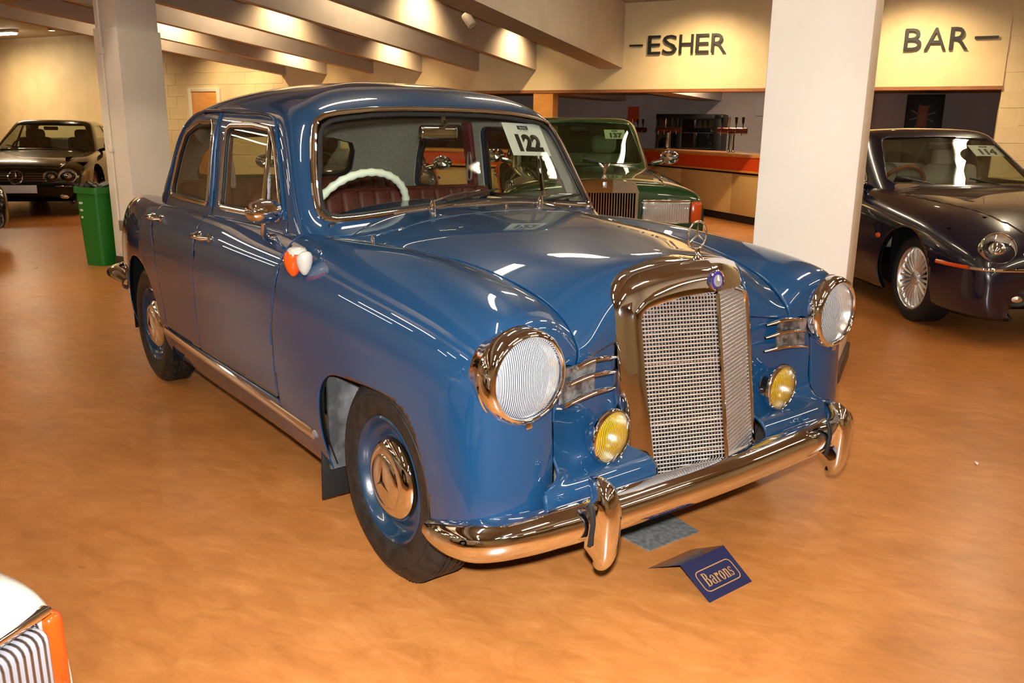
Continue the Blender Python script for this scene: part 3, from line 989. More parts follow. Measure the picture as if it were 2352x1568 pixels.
tag(mesh_object('paper_scrap', [ground_at(x, y, z) for x, y, z in ((2238, 1058, .002), (2248, 1062, .004), (2246, 1068, .002), (2240, 1064, .006))], [(0, 1, 2), (0, 2, 3), (0, 3, 1), (1, 3, 2)], CARD if 'CARD' in globals() else mat('white_card', (.80, .76, .72), .6), None, 0), 'tiny white paper scrap on the orange floor at right', 'paper')

# ------------------------------------------------------------------ blue saloon: body surfaces (x forward from front axle, y left, z up)
def _row(x, yz): return [(x, y, z) for y, z in yz]

SIDE = [
    [(.445, .50, .735), (.452, .535, .745), (.458, .57, .74), (.464, .592, .70), (.470, .60, .62), (.480, .603, .50), (.482, .605, .40), (.48, .61, .26)],
    [(.442, .492, .755), (.452, .55, .79), (.466, .625, .815), (.474, .68, .79), (.484, .69, .66), (.498, .69, .50), (.505, .69, .38), (.505, .69, .26)],
    [(.430, .485, .785), (.440, .555, .845), (.448, .665, .885), (.452, .755, .84), (.458, .80, .69), (.462, .812, .50), (.468, .813, .38), (.468, .812, .26)],
    [(.37, .48, .845), (.37, .555, .90), (.365, .67, .922), (.36, .78, .86), (.36, .845, .69), (.37, .860, .5), (.375, .860, .38), (.375, .857, .26)],
    _row(.2, [(.49, .915), (.57, .945), (.68, .95), (.795, .87), (.857, .69), (.868, .5), (.865, .37), (.858, .25)]),
    _row(-.1, [(.525, .965), (.61, .985), (.705, .972), (.81, .88), (.863, .69), (.872, .5), (.866, .36), (.85, .24)]),
    _row(-.4, [(.575, .975), (.65, .998), (.735, .982), (.825, .885), (.868, .69), (.874, .5), (.862, .34), (.83, .22)]),
    _row(-.75, [(.66, .985), (.705, .995), (.765, .975), (.838, .885), (.872, .69), (.875, .5), (.858, .33), (.815, .215)]),
    _row(-1.2, [(.735, .99), (.765, .985), (.80, .955), (.85, .87), (.875, .69), (.875, .5), (.855, .33), (.81, .215)]),
    _row(-1.8, [(.745, .99), (.775, .985), (.81, .955), (.855, .87), (.876, .69), (.874, .5), (.855, .33), (.81, .215)]),
    _row(-2.3, [(.735, .985), (.77, .982), (.808, .955), (.853, .87), (.872, .69), (.87, .5), (.853, .33), (.81, .22)]),
    _row(-2.75, [(.67, .985), (.725, .985), (.785, .96), (.84, .87), (.862, .69), (.862, .5), (.85, .34), (.82, .23)]),
    _row(-3.2, [(.60, .965), (.66, .972), (.725, .945), (.775, .85), (.798, .67), (.80, .5), (.79, .35), (.76, .25)]),
    _row(-3.5, [(.55, .90), (.60, .895), (.655, .86), (.70, .77), (.72, .65), (.715, .5), (.70, .36), (.67, .27)]),
    [(-3.66, .42, .82), (-3.68, .46, .81), (-3.70, .50, .77), (-3.72, .53, .70), (-3.73, .54, .62), (-3.72, .54, .5), (-3.70, .54, .38), (-3.66, .54, .29)],
    [(-3.70, 0, .84), (-3.72, 0, .83), (-3.74, 0, .79), (-3.76, 0, .72), (-3.77, 0, .62), (-3.76, 0, .5), (-3.74, 0, .38), (-3.7, 0, .29)],
]
S_SIDE = grid_surf(SIDE + [[(x, -y, z) for x, y, z in SIDE[-2]]], 330, 70, ur=(0, len(SIDE) - 1))
if S_SIDE.N[np.argmax(S_SIDE.V[:, 1])][1] < 0: S_SIDE = S_SIDE.flipped()

def _bon(x, edge, zs, k=0.0):
    fr = (0, .35, .7, .9, 1.0)
    dx = (-.075, -.06, -.034, -.010, 0)
    p = [(x + d * k, edge[0] * f, z) for f, z, d in zip(fr, list(zs) + [edge[1]], dx)]
    return [(p[2][0], -p[2][1], p[2][2]), (p[1][0], -p[1][1], p[1][2])] + p

BONNET = [
    _bon(-.95, (.71, .965), (1.095, 1.09, 1.06, 1.01)),
    _bon(-.75, (.66, .985), (1.082, 1.077, 1.05, 1.012)),
    _bon(-.4, (.575, .975), (1.057, 1.053, 1.03, .998)),
    _bon(-.1, (.525, .965), (1.034, 1.029, 1.008, .982)),
    _bon(.2, (.49, .915), (1.0, .994, .968, .936)),
    _bon(.37, (.48, .845), (.982, .966, .912, .864), .5),
    _bon(.432, (.485, .785), (.945, .918, .85, .80), 1.0),
    _bon(.443, (.492, .755), (.86, .845, .80, .772), 1.0),
    _bon(.446, (.50, .735), (.79, .785, .762, .748), 1.0),
]
S_BON = grid_surf(BONNET, 120, 60, vr=(2, 6))
if S_BON.N[0][2] < 0: S_BON = S_BON.flipped()

APRON = [
    [(.446, .53, .755), (.430, .45, .765), (.410, .36, .775), (.385, .27, .78)],
    [(.462, .585, .70), (.428, .48, .70), (.408, .37, .70), (.385, .27, .70)],
    [(.472, .602, .60), (.435, .50, .60), (.415, .38, .60), (.40, .27, .60)],
    [(.482, .606, .50), (.445, .50, .50), (.43, .38, .50), (.42, .27, .50)],
    [(.515, .62, .455), (.48, .50, .455), (.48, .38, .455), (.48, .27, .455)],
    [(.53, .68, .432), (.53, .50, .437), (.53, .38, .437), (.53, .26, .437)],
    [(.545, .69, .412), (.55, .50, .415), (.55, .38, .415), (.55, .26, .415)],
    [(.545, .69, .33), (.55, .50, .33), (.55, .38, .33), (.55, .26, .33)],
]
S_APR = grid_surf(APRON, 60, 40)
if S_APR.N[len(S_APR.V) // 3][0] < 0: S_APR = S_APR.flipped()

CABIN = [
    [(-.60, 0, 1.03), (-.70, 0, 1.078), (-.835, 0, 1.27), (-.965, 0, 1.445), (-1.05, 0, 1.505), (-1.2, 0, 1.548), (-1.38, 0, 1.568)],
    [(-.615, .36, 1.02), (-.715, .355, 1.068), (-.85, .345, 1.26), (-.975, .33, 1.442), (-1.06, .32, 1.50), (-1.21, .23, 1.545), (-1.42, 0, 1.57)],
    [(-.67, .645, .99), (-.75, .635, 1.04), (-.885, .605, 1.24), (-1.0, .56, 1.425), (-1.08, .525, 1.478), (-1.24, .36, 1.538), (-1.47, 0, 1.573)],
    [(-.79, .735, .975), (-.84, .730, 1.035), (-.94, .698, 1.22), (-1.045, .648, 1.395), (-1.11, .602, 1.45), (-1.28, .40, 1.532), (-1.52, 0, 1.575)],
    [(-1.0, .75, .975), (-1.03, .738, 1.03), (-1.08, .71, 1.2), (-1.15, .668, 1.38), (-1.2, .628, 1.445), (-1.38, .42, 1.53), (-1.58, 0, 1.577)],
    [(-1.7, .757, .975), (-1.7, .745, 1.03), (-1.69, .72, 1.2), (-1.68, .685, 1.39), (-1.68, .64, 1.458), (-1.67, .43, 1.536), (-1.66, 0, 1.578)],
    [(-2.35, .75, .975), (-2.33, .738, 1.03), (-2.26, .712, 1.2), (-2.16, .675, 1.38), (-2.10, .632, 1.447), (-1.95, .43, 1.528), (-1.80, 0, 1.575)],
    [(-2.68, .705, .97), (-2.655, .695, 1.03), (-2.54, .665, 1.2), (-2.40, .625, 1.365), (-2.32, .575, 1.43), (-2.12, .40, 1.51), (-1.92, 0, 1.568)],
    [(-2.85, .55, .97), (-2.82, .54, 1.03), (-2.70, .515, 1.2), (-2.55, .48, 1.35), (-2.46, .44, 1.41), (-2.22, .30, 1.495), (-2.0, 0, 1.56)],
    [(-2.93, 0, .98), (-2.90, 0, 1.04), (-2.78, 0, 1.2), (-2.62, 0, 1.36), (-2.50, 0, 1.425), (-2.28, 0, 1.50), (-2.08, 0, 1.55)],
]
_cg = []
for r in CABIN:
    (x5, y5, z5), (x6, y6, z6) = r[5], r[6]
    w = min(1.0, y5 / .3)
    _cg.append(r + [(2 * x6 - x5, -y5, z5 + (z6 - z5) * 1.3 * (1 - w))])
_m = lambda r: [(x, -y, z) for x, y, z in r]
S_CAB = grid_surf([_m(_cg[2]), _m(_cg[1])] + _cg + [_m(_cg[-2])], 260, 110, ur=(2, len(_cg) + 1), vr=(0, 6))
if S_CAB.N[np.argmax(S_CAB.V[:, 2])][2] < 0: S_CAB = S_CAB.flipped()

DECK = [
    [(-2.60, 0, 1.02), (-2.60, .3, 1.015), (-2.60, .55, 1.0), (-2.60, .70, .975)],
    [(-2.85, 0, 1.015), (-2.85, .3, 1.01), (-2.85, .52, .995), (-2.85, .655, .975)],
    [(-3.2, 0, .985), (-3.2, .28, .98), (-3.2, .48, .968), (-3.2, .60, .95)],
    [(-3.5, 0, .915), (-3.5, .25, .912), (-3.5, .44, .903), (-3.5, .55, .888)],
    [(-3.70, 0, .84), (-3.69, .2, .838), (-3.68, .33, .832), (-3.66, .42, .82)],
]
S_DECK = grid_surf([[(r[1][0], -r[1][1], r[1][2])] + r for r in DECK], 60, 40, vr=(1, 4))
if S_DECK.N[0][2] < 0: S_DECK = S_DECK.flipped()

for _s in (S_SIDE, S_BON, S_CAB, S_DECK):
    _k = np.abs(_s.V[:, 1]) < 1e-7
    _s.V[_k, 1] = 0.0
    _s.N[_k, 1] = 0.0
    _s.N[_k] /= np.linalg.norm(_s.N[_k], axis=1)[:, None]
# ------------------------------------------------------------------ blue saloon: panels and parts
PAINT = mat('blue_paint', (0.0062, 0.0385, 0.100), 0.35, 0.0, 0.10, 1.0, 0.012)
_set(PAINT.node_tree.nodes['Principled BSDF'], 'Coat IOR', 1.72)
PAINT_W = mat('blue_wheel_paint', (0.005, 0.026, 0.058), 0.3, 0.0, 0.5, 0.6, 0.05)
HEADLINER = noise_mat('headliner_cloth', (0.30, 0.27, 0.23), (0.36, 0.32, 0.28), 60, 3, 0.9)
LEATHER = noise_mat('maroon_leather', (0.085, 0.016, 0.014), (0.12, 0.024, 0.02), 30, 4, 0.42, 0.15, 200)
MAROON = mat('maroon_trim', (0.11, 0.012, 0.015), 0.45)
IVORY = mat('ivory_plastic', (0.85, 0.82, 0.74), 0.25, 0, 0.5, 0.4)
SOOT = noise_mat('sooty_steel', (0.03, 0.032, 0.034), (0.16, 0.165, 0.165), 9, 6, 0.75, 0.3, 40, lo=0.4, hi=0.75)

car = thing('vintage_saloon', 'blue vintage four-door saloon with chrome bumper and yellow fog lamps', 'car')

GAP = 0.0026
def lin(zs, xs):
    o = np.argsort(zs)
    zs = np.array(zs, float)[o]; xs = np.array(xs, float)[o]
    return lambda z: np.interp(z, zs, xs)
X_LEAD = lin([.2, .40, .514, .643, .76, .857, .94, 1.05], [-.785, -.785, -.793, -.806, -.790, -.780, -.79, -.80])
X_B = lin([.2, .385, .6, .8, .93, 1.0, 1.5], [-1.672, -1.672, -1.665, -1.672, -1.705, -1.735, -1.735])
X_TAIL = lin([.2, .40, .548, .66, .757, .84, .92, 1.05], [-2.18, -2.18, -2.205, -2.24, -2.285, -2.33, -2.39, -2.43])
DOOR_Z = .388
ARCH_F = np.array(curve3([(-.44, .10), (-.428, .3), (-.42, .50), (-.355, .578), (-.204, .604), (-.02, .612), (.14, .577), (.232, .43), (.262, .30), (.275, .10)], 60))
ARCH_R = np.array([(-2.65 + .36 * math.cos(a), .335 + .36 * math.sin(a)) for a in np.linspace(-.7, PI + .7, 60)])
GLASS_F = rpoly([(-.972, 1.028), (-1.04, 1.165), (-1.115, 1.29), (-1.185, 1.362), (-1.36, 1.378), (-1.635, 1.378), (-1.645, 1.026)], [.03, .25, .2, .06, .3, .06, .035])
GLASS_R = rpoly([(-1.80, 1.026), (-1.79, 1.39), (-2.04, 1.388), (-2.21, 1.345), (-2.30, 1.22), (-2.385, 1.03)], [.03, .05, .3, .1, .3, .04])
FRAME_F = rpoly([(-.915, .9), (-.915, 1.03), (-1.0, 1.18), (-1.085, 1.315), (-1.165, 1.398), (-1.36, 1.417), (-1.735 + GAP, 1.428), (-1.735 + GAP, .9)], [0, .2, .25, .2, .08, .3, 0, 0])
FRAME_R = rpoly([(-1.735 - GAP, .9), (-1.735 - GAP, 1.428), (-2.04, 1.428), (-2.25, 1.378), (-2.355, 1.22), (-2.44, 1.03), (-2.44, .9)], [0, 0, .3, .12, .3, .1, 0])
def sym(p): return p + [(-y, z) for y, z in p[::-1]]
WS = sym([(0.0, 1.447), (.2, 1.445), (.36, 1.438), (.49, 1.424), (.545, 1.413), (.578, 1.394), (.598, 1.365), (.614, 1.32), (.636, 1.24), (.656, 1.15), (.668, 1.085), (.668, 1.06), (.655, 1.043), (.625, 1.037), (.55, 1.042), (.4, 1.056), (.2, 1.07), (0.0, 1.076)][:-0 or None])
WS = [p for i, p in enumerate(WS) if i not in (18,)]
RW = sym([(0.0, 1.33), (.30, 1.32), (.42, 1.29), (.455, 1.24), (.475, 1.14), (.46, 1.10), (.40, 1.085), (0.0, 1.08)])

XZ = lambda S: S.V[:, [0, 2]]
def glass_field(S):
    q = XZ(S)
    g = np.maximum(poly_sd(GLASS_F, q), poly_sd(GLASS_R, q))
    side = np.where(S.V[:, 1] > .45, 1, -1)
    return np.where(side > 0, g, -1.0)
def ws_field(S):
    return np.where(S.V[:, 0] > -1.2, poly_sd(WS, S.V[:, [1, 2]]), -1.0)
def rw_field(S):
    return np.where(S.V[:, 0] < -2.2, poly_sd(RW, S.V[:, [1, 2]]), -1.0)

# -- cuts on the lower body
q = XZ(S_SIDE)
fr_lead = S_SIDE.V[:, 0] - X_LEAD(S_SIDE.V[:, 2])
arch_f = -poly_sd(ARCH_F, q)
arch_r = -poly_sd(ARCH_R, q)
FENDER = S_SIDE.clip(np.minimum(fr_lead - GAP, arch_f))
b_line = S_SIDE.V[:, 0] - X_B(S_SIDE.V[:, 2])
t_line = S_SIDE.V[:, 0] - X_TAIL(S_SIDE.V[:, 2])
zz = S_SIDE.V[:, 2]
DOORF_L = S_SIDE.clip(np.minimum.reduce([-fr_lead - GAP, b_line - GAP, zz - DOOR_Z]))
DOORR_L = S_SIDE.clip(np.minimum.reduce([-b_line - GAP, t_line - GAP, zz - DOOR_Z]))
QUARTER = S_SIDE.clip(np.minimum(-t_line - GAP, arch_r))
SILL = S_SIDE.clip(np.minimum.reduce([-fr_lead - .001, t_line - .001, DOOR_Z - .005 - zz, arch_r]))
qc = XZ(S_CAB)
DOORF_U = S_CAB.clip(np.minimum(np.where(S_CAB.V[:, 1] > .4, poly_sd(FRAME_F, qc), -1), -glass_field(S_CAB)))
DOORR_U = S_CAB.clip(np.minimum(np.where(S_CAB.V[:, 1] > .4, poly_sd(FRAME_R, qc), -1), -glass_field(S_CAB)))
_df = np.where(S_CAB.V[:, 1] > .4, np.maximum(poly_sd(FRAME_F, qc), poly_sd(FRAME_R, qc)), -1)
ROOF = S_CAB.clip(np.minimum.reduce([-_df - 2 * GAP, -ws_field(S_CAB), -rw_field(S_CAB)]))
# the strip over the B post between the two frames stays with the doors; close it
LINER = S_SIDE.offset(-.022)
LINER = LINER.clip(np.minimum.reduce([arch_f - .012, arch_r - .012]))
LINER_C = S_CAB.clip(np.minimum.reduce([-glass_field(S_CAB) - .014, -ws_field(S_CAB) - .014, -rw_field(S_CAB) - .01])).offset(-.026)
BON_Y = S_BON.V[:, 1]
BON_REAR = np.interp(BON_Y, [0, .2, .36, .48, .56, .62, .7], [-.512, -.51, -.505, -.52, -.56, -.62, -.72])
_be = np.interp(S_BON.V[:, 0], [-.95, -.75, -.4, -.1, .2, .37, .432, .443, .446], [.71, .66, .575, .525, .49, .48, .485, .492, .50])
BON = S_BON.clip(np.minimum.reduce([S_BON.V[:, 0] - BON_REAR - GAP, _be - BON_Y - GAP, np.maximum(BON_Y - .285, .36 - S_BON.V[:, 0])]))
COWL = S_BON.clip(np.minimum(BON_REAR - S_BON.V[:, 0] - GAP, S_BON.V[:, 0] + .9))

def both(S): return S.join(S.mirror())
bonnet = shell('bonnet', both(BON), PAINT, car)
cowl = shell('cowl', both(COWL), PAINT, car)
roof = shell('roof', both(ROOF), PAINT, car)
shell('boot_lid', both(S_DECK), PAINT, car)
shell('headlining', both(LINER_C.flipped()), HEADLINER, car, thick=0.003)
for _s in (S_APR, S_APR.mirror()): shell('front_apron', _s, PAINT, car)
CABV = S_CAB.bvh()
SIDEV = S_SIDE.bvh()
PARTS = {}
for sg, nm in ((1, 'left'), (-1, 'right')):
    mm = (lambda S: S) if sg > 0 else (lambda S: S.mirror())
    PARTS['fender', sg] = shell('front_fender', mm(FENDER), PAINT, car)
    PARTS['quarter', sg] = shell('rear_fender', mm(QUARTER), PAINT, car)
    PARTS['doorf', sg] = shell('front_door', mm(DOORF_L.join(DOORF_U)), PAINT, car)
    PARTS['doorr', sg] = shell('rear_door', mm(DOORR_L.join(DOORR_U)), PAINT, car)
    shell('sill', mm(SILL), PAINT, car)
    shell('inner_body', mm(LINER), DARK, car)
    # glass and chrome surrounds of the side windows
    gp = S_CAB.offset(-.006)
    for key, poly, who in (('F', GLASS_F, 'doorf'), ('R', GLASS_R, 'doorr')):
        g = gp.clip(np.where(S_CAB.V[:, 1] > .4, poly_sd(poly, qc) + .004, -1))
        shell('door_glass', mm(g), GLASS, PARTS[who, sg], thick=.003)
        pts = dense(poly, .02)
        pr = project(CABV, pts, 1, 2.0, -1)
        path = [(p + n * .002) for p, n in pr]; ups = [n for p, n in pr]
        if sg < 0:
            path = [Vector((p.x, -p.y, p.z)) for p in path]; ups = [Vector((p.x, -p.y, p.z)) for p in ups]
        V, F = sweep(path, ell(.008, .0125, 10), True, ups)
        mesh_object('window_trim', V, F, CHROME, PARTS[who, sg])
        # dark rubber just inside
        c = np.mean(np.array(pts), 0)
        pts2 = [tuple(np.array(p) + (c - np.array(p)) / np.linalg.norm(c - np.array(p)) * .016) for p in pts]
        pr = project(CABV, pts2, 1, 2.0, -1)
        path = [(p - n * .004) for p, n in pr]; ups = [n for p, n in pr]
        if sg < 0:
            path = [Vector((p.x, -p.y, p.z)) for p in path]; ups = [Vector((p.x, -p.y, p.z)) for p in ups]
        V, F = sweep(path, ell(.006, .008, 8), True, ups)
        mesh_object('window_seal', V, F, RUBBER, PARTS[who, sg])
    # quarter-light bar
    a = project(CABV, [(-1.192, 1.36), (-1.182, 1.03)], 1, 2.0, -1)
    pa = [Vector((p.x, sg * p.y, p.z)) for p, n in a]
    V, F = sweep([pa[0], pa[0].lerp(pa[1], .5), pa[1]], ell(.010, .0125, 10), False, Vector((0, sg, 0)))
    mesh_object('quarter_light_bar', V, F, CHROME, PARTS['doorf', sg])
    # raised edge along the B post
    a = project(CABV, [(-1.735, 1.425), (-1.735, 1.3), (-1.735, 1.15), (-1.735, 1.02)], 1, 2.0, -1)
    pa = [Vector((p.x, sg * (p.y + .004), p.z)) for p, n in a]
    V, F = sweep(pa, ell(.011, .006, 8), False, Vector((0, sg, 0)))
    mesh_object('door_edge', V, F, PAINT, PARTS['doorr', sg])
    # rain gutter over the doors
    line = [(-.93, 1.03), (-1.0, 1.165), (-1.085, 1.30), (-1.16, 1.392), (-1.25, 1.418), (-1.45, 1.434), (-1.735, 1.441), (-2.03, 1.438), (-2.2, 1.412), (-2.33, 1.33), (-2.40, 1.2), (-2.46, 1.05)]
    cv = [tuple(p) for p in curve3([(x, 0, z) for x, z in line], 60)]
    a = project(CABV, [(x, z) for x, _, z in cv], 1, 2.0, -1)
    pa = [Vector((p.x, sg * (p.y + .003), p.z)) for p, n in a]
    V, F = sweep(pa, ell(.007, .006, 8), False, Vector((0, sg, 0)))
    mesh_object('rain_gutter', V, F, PAINT, car)

# windscreen, its chrome frame and rubber
def loop_on(bvh, poly, axis_from, direction, off=0.0):
    out = []
    for y, z in dense(poly, .025):
        h = bvh.ray_cast(Vector((axis_from, abs(y), z)), Vector((direction, 0, 0)))
        if h[0] is None: h = bvh.find_nearest(Vector((-.8 if direction < 0 else -2.7, abs(y), z)))
        n = h[1].copy()
        if n.x * direction > 0: n = -n
        p = h[0] + n * off
        s = 1 if y >= 0 else -1
        out.append((Vector((p.x, s * p.y, p.z)), Vector((n.x, s * n.y, n.z))))
    return out
wsg = S_CAB.offset(-.008)
G2 = wsg.clip(ws_field(S_CAB) + .004)
ws = shell('windscreen', both(G2), GLASS, car, thick=.004)
lp = loop_on(CABV, WS, 1.0, -1, .004)
V, F = sweep([p for p, n in lp], ell(.010, .013, 10), True, [n for p, n in lp])
mesh_object('windscreen_trim', V, F, CHROME, ws)
ins = [(y * (1 - .018 / max(.3, abs(y))) if abs(y) > .3 else y, z + (.016 if z < 1.2 else -.016)) for y, z in WS]
lp = loop_on(CABV, ins, 1.0, -1, -.002)
V, F = sweep([p for p, n in lp], ell(.007, .010, 8), True, [n for p, n in lp])
mesh_object('windscreen_rubber', V, F, RUBBER, ws)
rwg = S_CAB.offset(-.008).clip(rw_field(S_CAB) + .004)
rwo = shell('rear_window', both(rwg), GLASS, car, thick=.004)
lp = loop_on(CABV, RW, -5.0, 1, .002)
V, F = sweep([p for p, n in lp], ell(.008, .016, 8), True, [n for p, n in lp])
mesh_object('rear_window_rubber', V, F, RUBBER, rwo)

# -- wheels
TYRE = [(.190, .050), (.198, .068), (.215, .080), (.245, .087), (.270, .086), (.272, .0835), (.276, .0835), (.278, .0845), (.298, .075), (.312, .064), (.320, .055), (.3245, .047),
        (.325, .040), (.319, .038), (.319, .034), (.325, .032), (.325, .021), (.319, .019), (.319, .015), (.325, .013), (.325, 0)]
TYRE = TYRE + [(r, -h) for r, h in TYRE[::-1][1:]]
RIMP = [(.192, .052), (.199, .062), (.203, .072), (.197, .076), (.190, .070), (.184, .054), (.176, .036), (.165, .028), (.150, .029), (.140, .036), (.128, .040), (.10, .040), (0, .035)]
CAPP = [(.130, .036), (.135, .046), (.134, .056), (.125, .068), (.108, .078), (.088, .084), (.084, .0825), (.080, .086), (.055, .090), (.025, .0925), (0, .093)]
def star_mesh(r, w, h, n=3, depth=.0):
    """three-pointed star with ridged arms in the yz plane, facing +x"""
    V = [(h, 0, 0)]; F = []
    pts = []
    for k in range(n):
        a = PI / 2 + 2 * PI * k / n
        pts.append((r * math.cos(a), r * math.sin(a)))
        a2 = a + PI / n
        pts.append((w * math.cos(a2), w * math.sin(a2)))
    for y, z in pts: V.append((depth, y, z))
    m = len(pts)
    for i in range(m): F.append((0, 1 + i, 1 + (i + 1) % m))
    F.append(tuple(range(m, 0, -1)))
    return V, F
def make_wheel(x, y, steer=0.0, flat=True):
    s = -1 if y < 0 else 1
    base = Matrix.Translation((x, y, .316)) @ Matrix.Rotation(s * PI / 2 + steer, 4, 'Z')
    V, F = lathe(TYRE, 72)
    V = [base @ Vector(v) for v in V]
    V = [Vector((v.x, v.y, max(v.z, .0))) for v in V]
    ty = mesh_object('tyre', V, F, RUBBER_T, car, 40)
    # tread blocks cut as short ribs across the shoulder
    mb = MB()
    for k in range(90):
        a = 2 * PI * k / 90
        for hh in (-.046, .046):
            M = base @ Matrix.Rotation(a, 4, 'X') @ Matrix.Translation((hh, 0, .3225))
            V, F = rbox((.012, .013, .006)); mb.add(V, F, M)
    mb.build('tread', RUBBER_T, ty, kind='stuff')
    V, F = lathe(RIMP, 64); rim = mesh_object('rim', [base @ Vector(v) for v in V], F, PAINT_W, ty, 40)
    V, F = lathe(CAPP, 64); cap = mesh_object('hub_cap', [base @ Vector(v) for v in V], F, CHROME, ty, 40)
    V, F = star_mesh(.05, .010, .100, depth=.0905); mesh_object('hub_star', [base @ Vector(v) for v in V], F, CHROME, cap, 0)
    return ty
RUBBER_T = noise_mat('tyre_rubber', (0.010, 0.009, 0.008), (0.022, 0.019, 0.017), 25, 4, 0.5, 0.1, 200, spec=0.35)
for sg in (-1, 1):
    make_wheel(-.03, sg * .764, -.03)
    make_wheel(-2.65, sg * .738)
# wheel-arch liners and mud flaps
for sg in (-1, 1):
    mb = MB()
    mb.box((-.45, sg * .60, .42), (.012, .46, .42))
    mb.box((-.08, sg * .60, .68), (.80, .46, .012))
    mb.box((-.08, sg * .42, .42), (.80, .012, .55))
    mb.build('wheel_well', SOOT, car)
    mb = MB(); mb.box((-2.65, sg * .58, .74), (.9, .46, .012)); mb.box((-2.65, sg * .42, .5), (.9, .012, .5)); mb.box((-2.21, sg * .62, .47), (.012, .44, .52)); mb.box((-3.09, sg * .60, .47), (.012, .40, .52)); mb.build('wheel_well', DARK, car)
    V, F = rbox((.010, .215, .21), .004)
    fo = mesh_object('mud_flap', V, F, RUBBER, car, label='black rubber mud flap'); fo.location = (-.495, sg * .735, .185); fo.rotation_euler = (0, .06, 0)
mb = MB()
mb.box((-1.55, 0, .27), (3.4, 1.2, .06)); mb.box((.10, 0, .30), (.7, .55, .10)); mb.box((0, 0, .32), (.09, 1.3, .09)); mb.box((-2.65, 0, .32), (.1, 1.3, .1))
mb.box((.30, 0, .62), (.1, .8, .5)); mb.box((-.55, 0, .65), (.03, 1.4, .6))
mb.build('underbody', DARK, car)

# -- chrome strip along the sill
for sg in (-1, 1):
    pts = [(-2.235, .368), (-1.9, .358), (-1.5, .349), (-1.1, .342), (-.8, .336), (-.50, .330)]
    pr = project(SIDEV, pts, 1, 2.0, -1)
    pa = [Vector((p.x, sg * (p.y + .004), p.z)) for p, n in pr]
    V, F = sweep(pa, ell(.018, .006, 10), False, Vector((0, 0, 1)))
    mesh_object('sill_trim', V, F, CHROME, car)

# -- door handles
def handle(x, z, sg, parent):
    h = SIDEV.ray_cast(Vector((x, 2, z)), Vector((0, -1, 0)))[0]
    y = h.y
    S = lambda p: Vector((p[0], sg * p[1], p[2]))
    mb = MB()
    mb.tube([S((x + .075, y + .006, z)), S((x + .07, y + .030, z + .002)), S((x + .04, y + .038, z + .003)), S((x - .04, y + .036, z + .003)), S((x - .062, y + .030, z)), S((x - .066, y + .004, z))], [.010, .011, .010, .010, .011, .012], 12)
    V, F = lathe([(0.02, -.006), (.02, .004), (.012, .012), (0, .014)], 20)
    for dx in (.075, -.066): mb.add(V, F, Matrix.Translation(S((x + dx, y - .002, z))) @ Matrix.Rotation(sg * PI / 2, 4, 'Z'))
    mb.build('door_handle', CHROME, parent)
for sg in (-1, 1):
    handle(-1.60, .905, sg, PARTS['doorf', sg])
    handle(-2.33, .925, sg, PARTS['doorr', sg])

# -- door mirror (driver's side, the car's right)
mir = MB()
prof = [(0.0, -.060), (.035, -.056), (.058, -.040), (.068, -.018), (.070, .004), (.066, .010)]
V, F = lathe(prof, 36)
mc = Vector((-.845, -.862, 1.077))
Mm = Matrix.Translation(mc) @ Matrix.Rotation(math.radians(8), 4, 'Z') @ Matrix.Rotation(PI, 4, 'Z') @ Matrix.Diagonal((.9, 1.02, .62, 1))
mir.add(V, F, Mm)
mirror = mir.build('door_mirror', CHROME, PARTS['doorf', -1])
V, F = lathe([(.064, 0), (0, .001)], 36)
mesh_object('mirror_glass', [Mm @ (Vector(v) + Vector((.008, 0, 0))) for v in V], F, mat('mirror_glass', (.6, .63, .66), .02, 1.0), mirror)
mb = MB()
hb = SIDEV.ray_cast(Vector((-.955, 2, .975)), Vector((0, -1, 0)))[0]
mb.tube([Vector((-.86, -.857, 1.035)), Vector((-.872, -.852, 1.015)), Vector((-.905, -.84, .992)), Vector((-.935, -.82, .972)), Vector((-.945, -.785, .962))], [.010, .011, .013, .016, .018], 12)
mb.add(*rbox((.085, .03, .016), .006), M=Matrix.Translation((-.945, -.80, .966)) @ Matrix.Rotation(-.6, 4, 'X'))
mb.build('mirror_arm', CHROME, mirror)

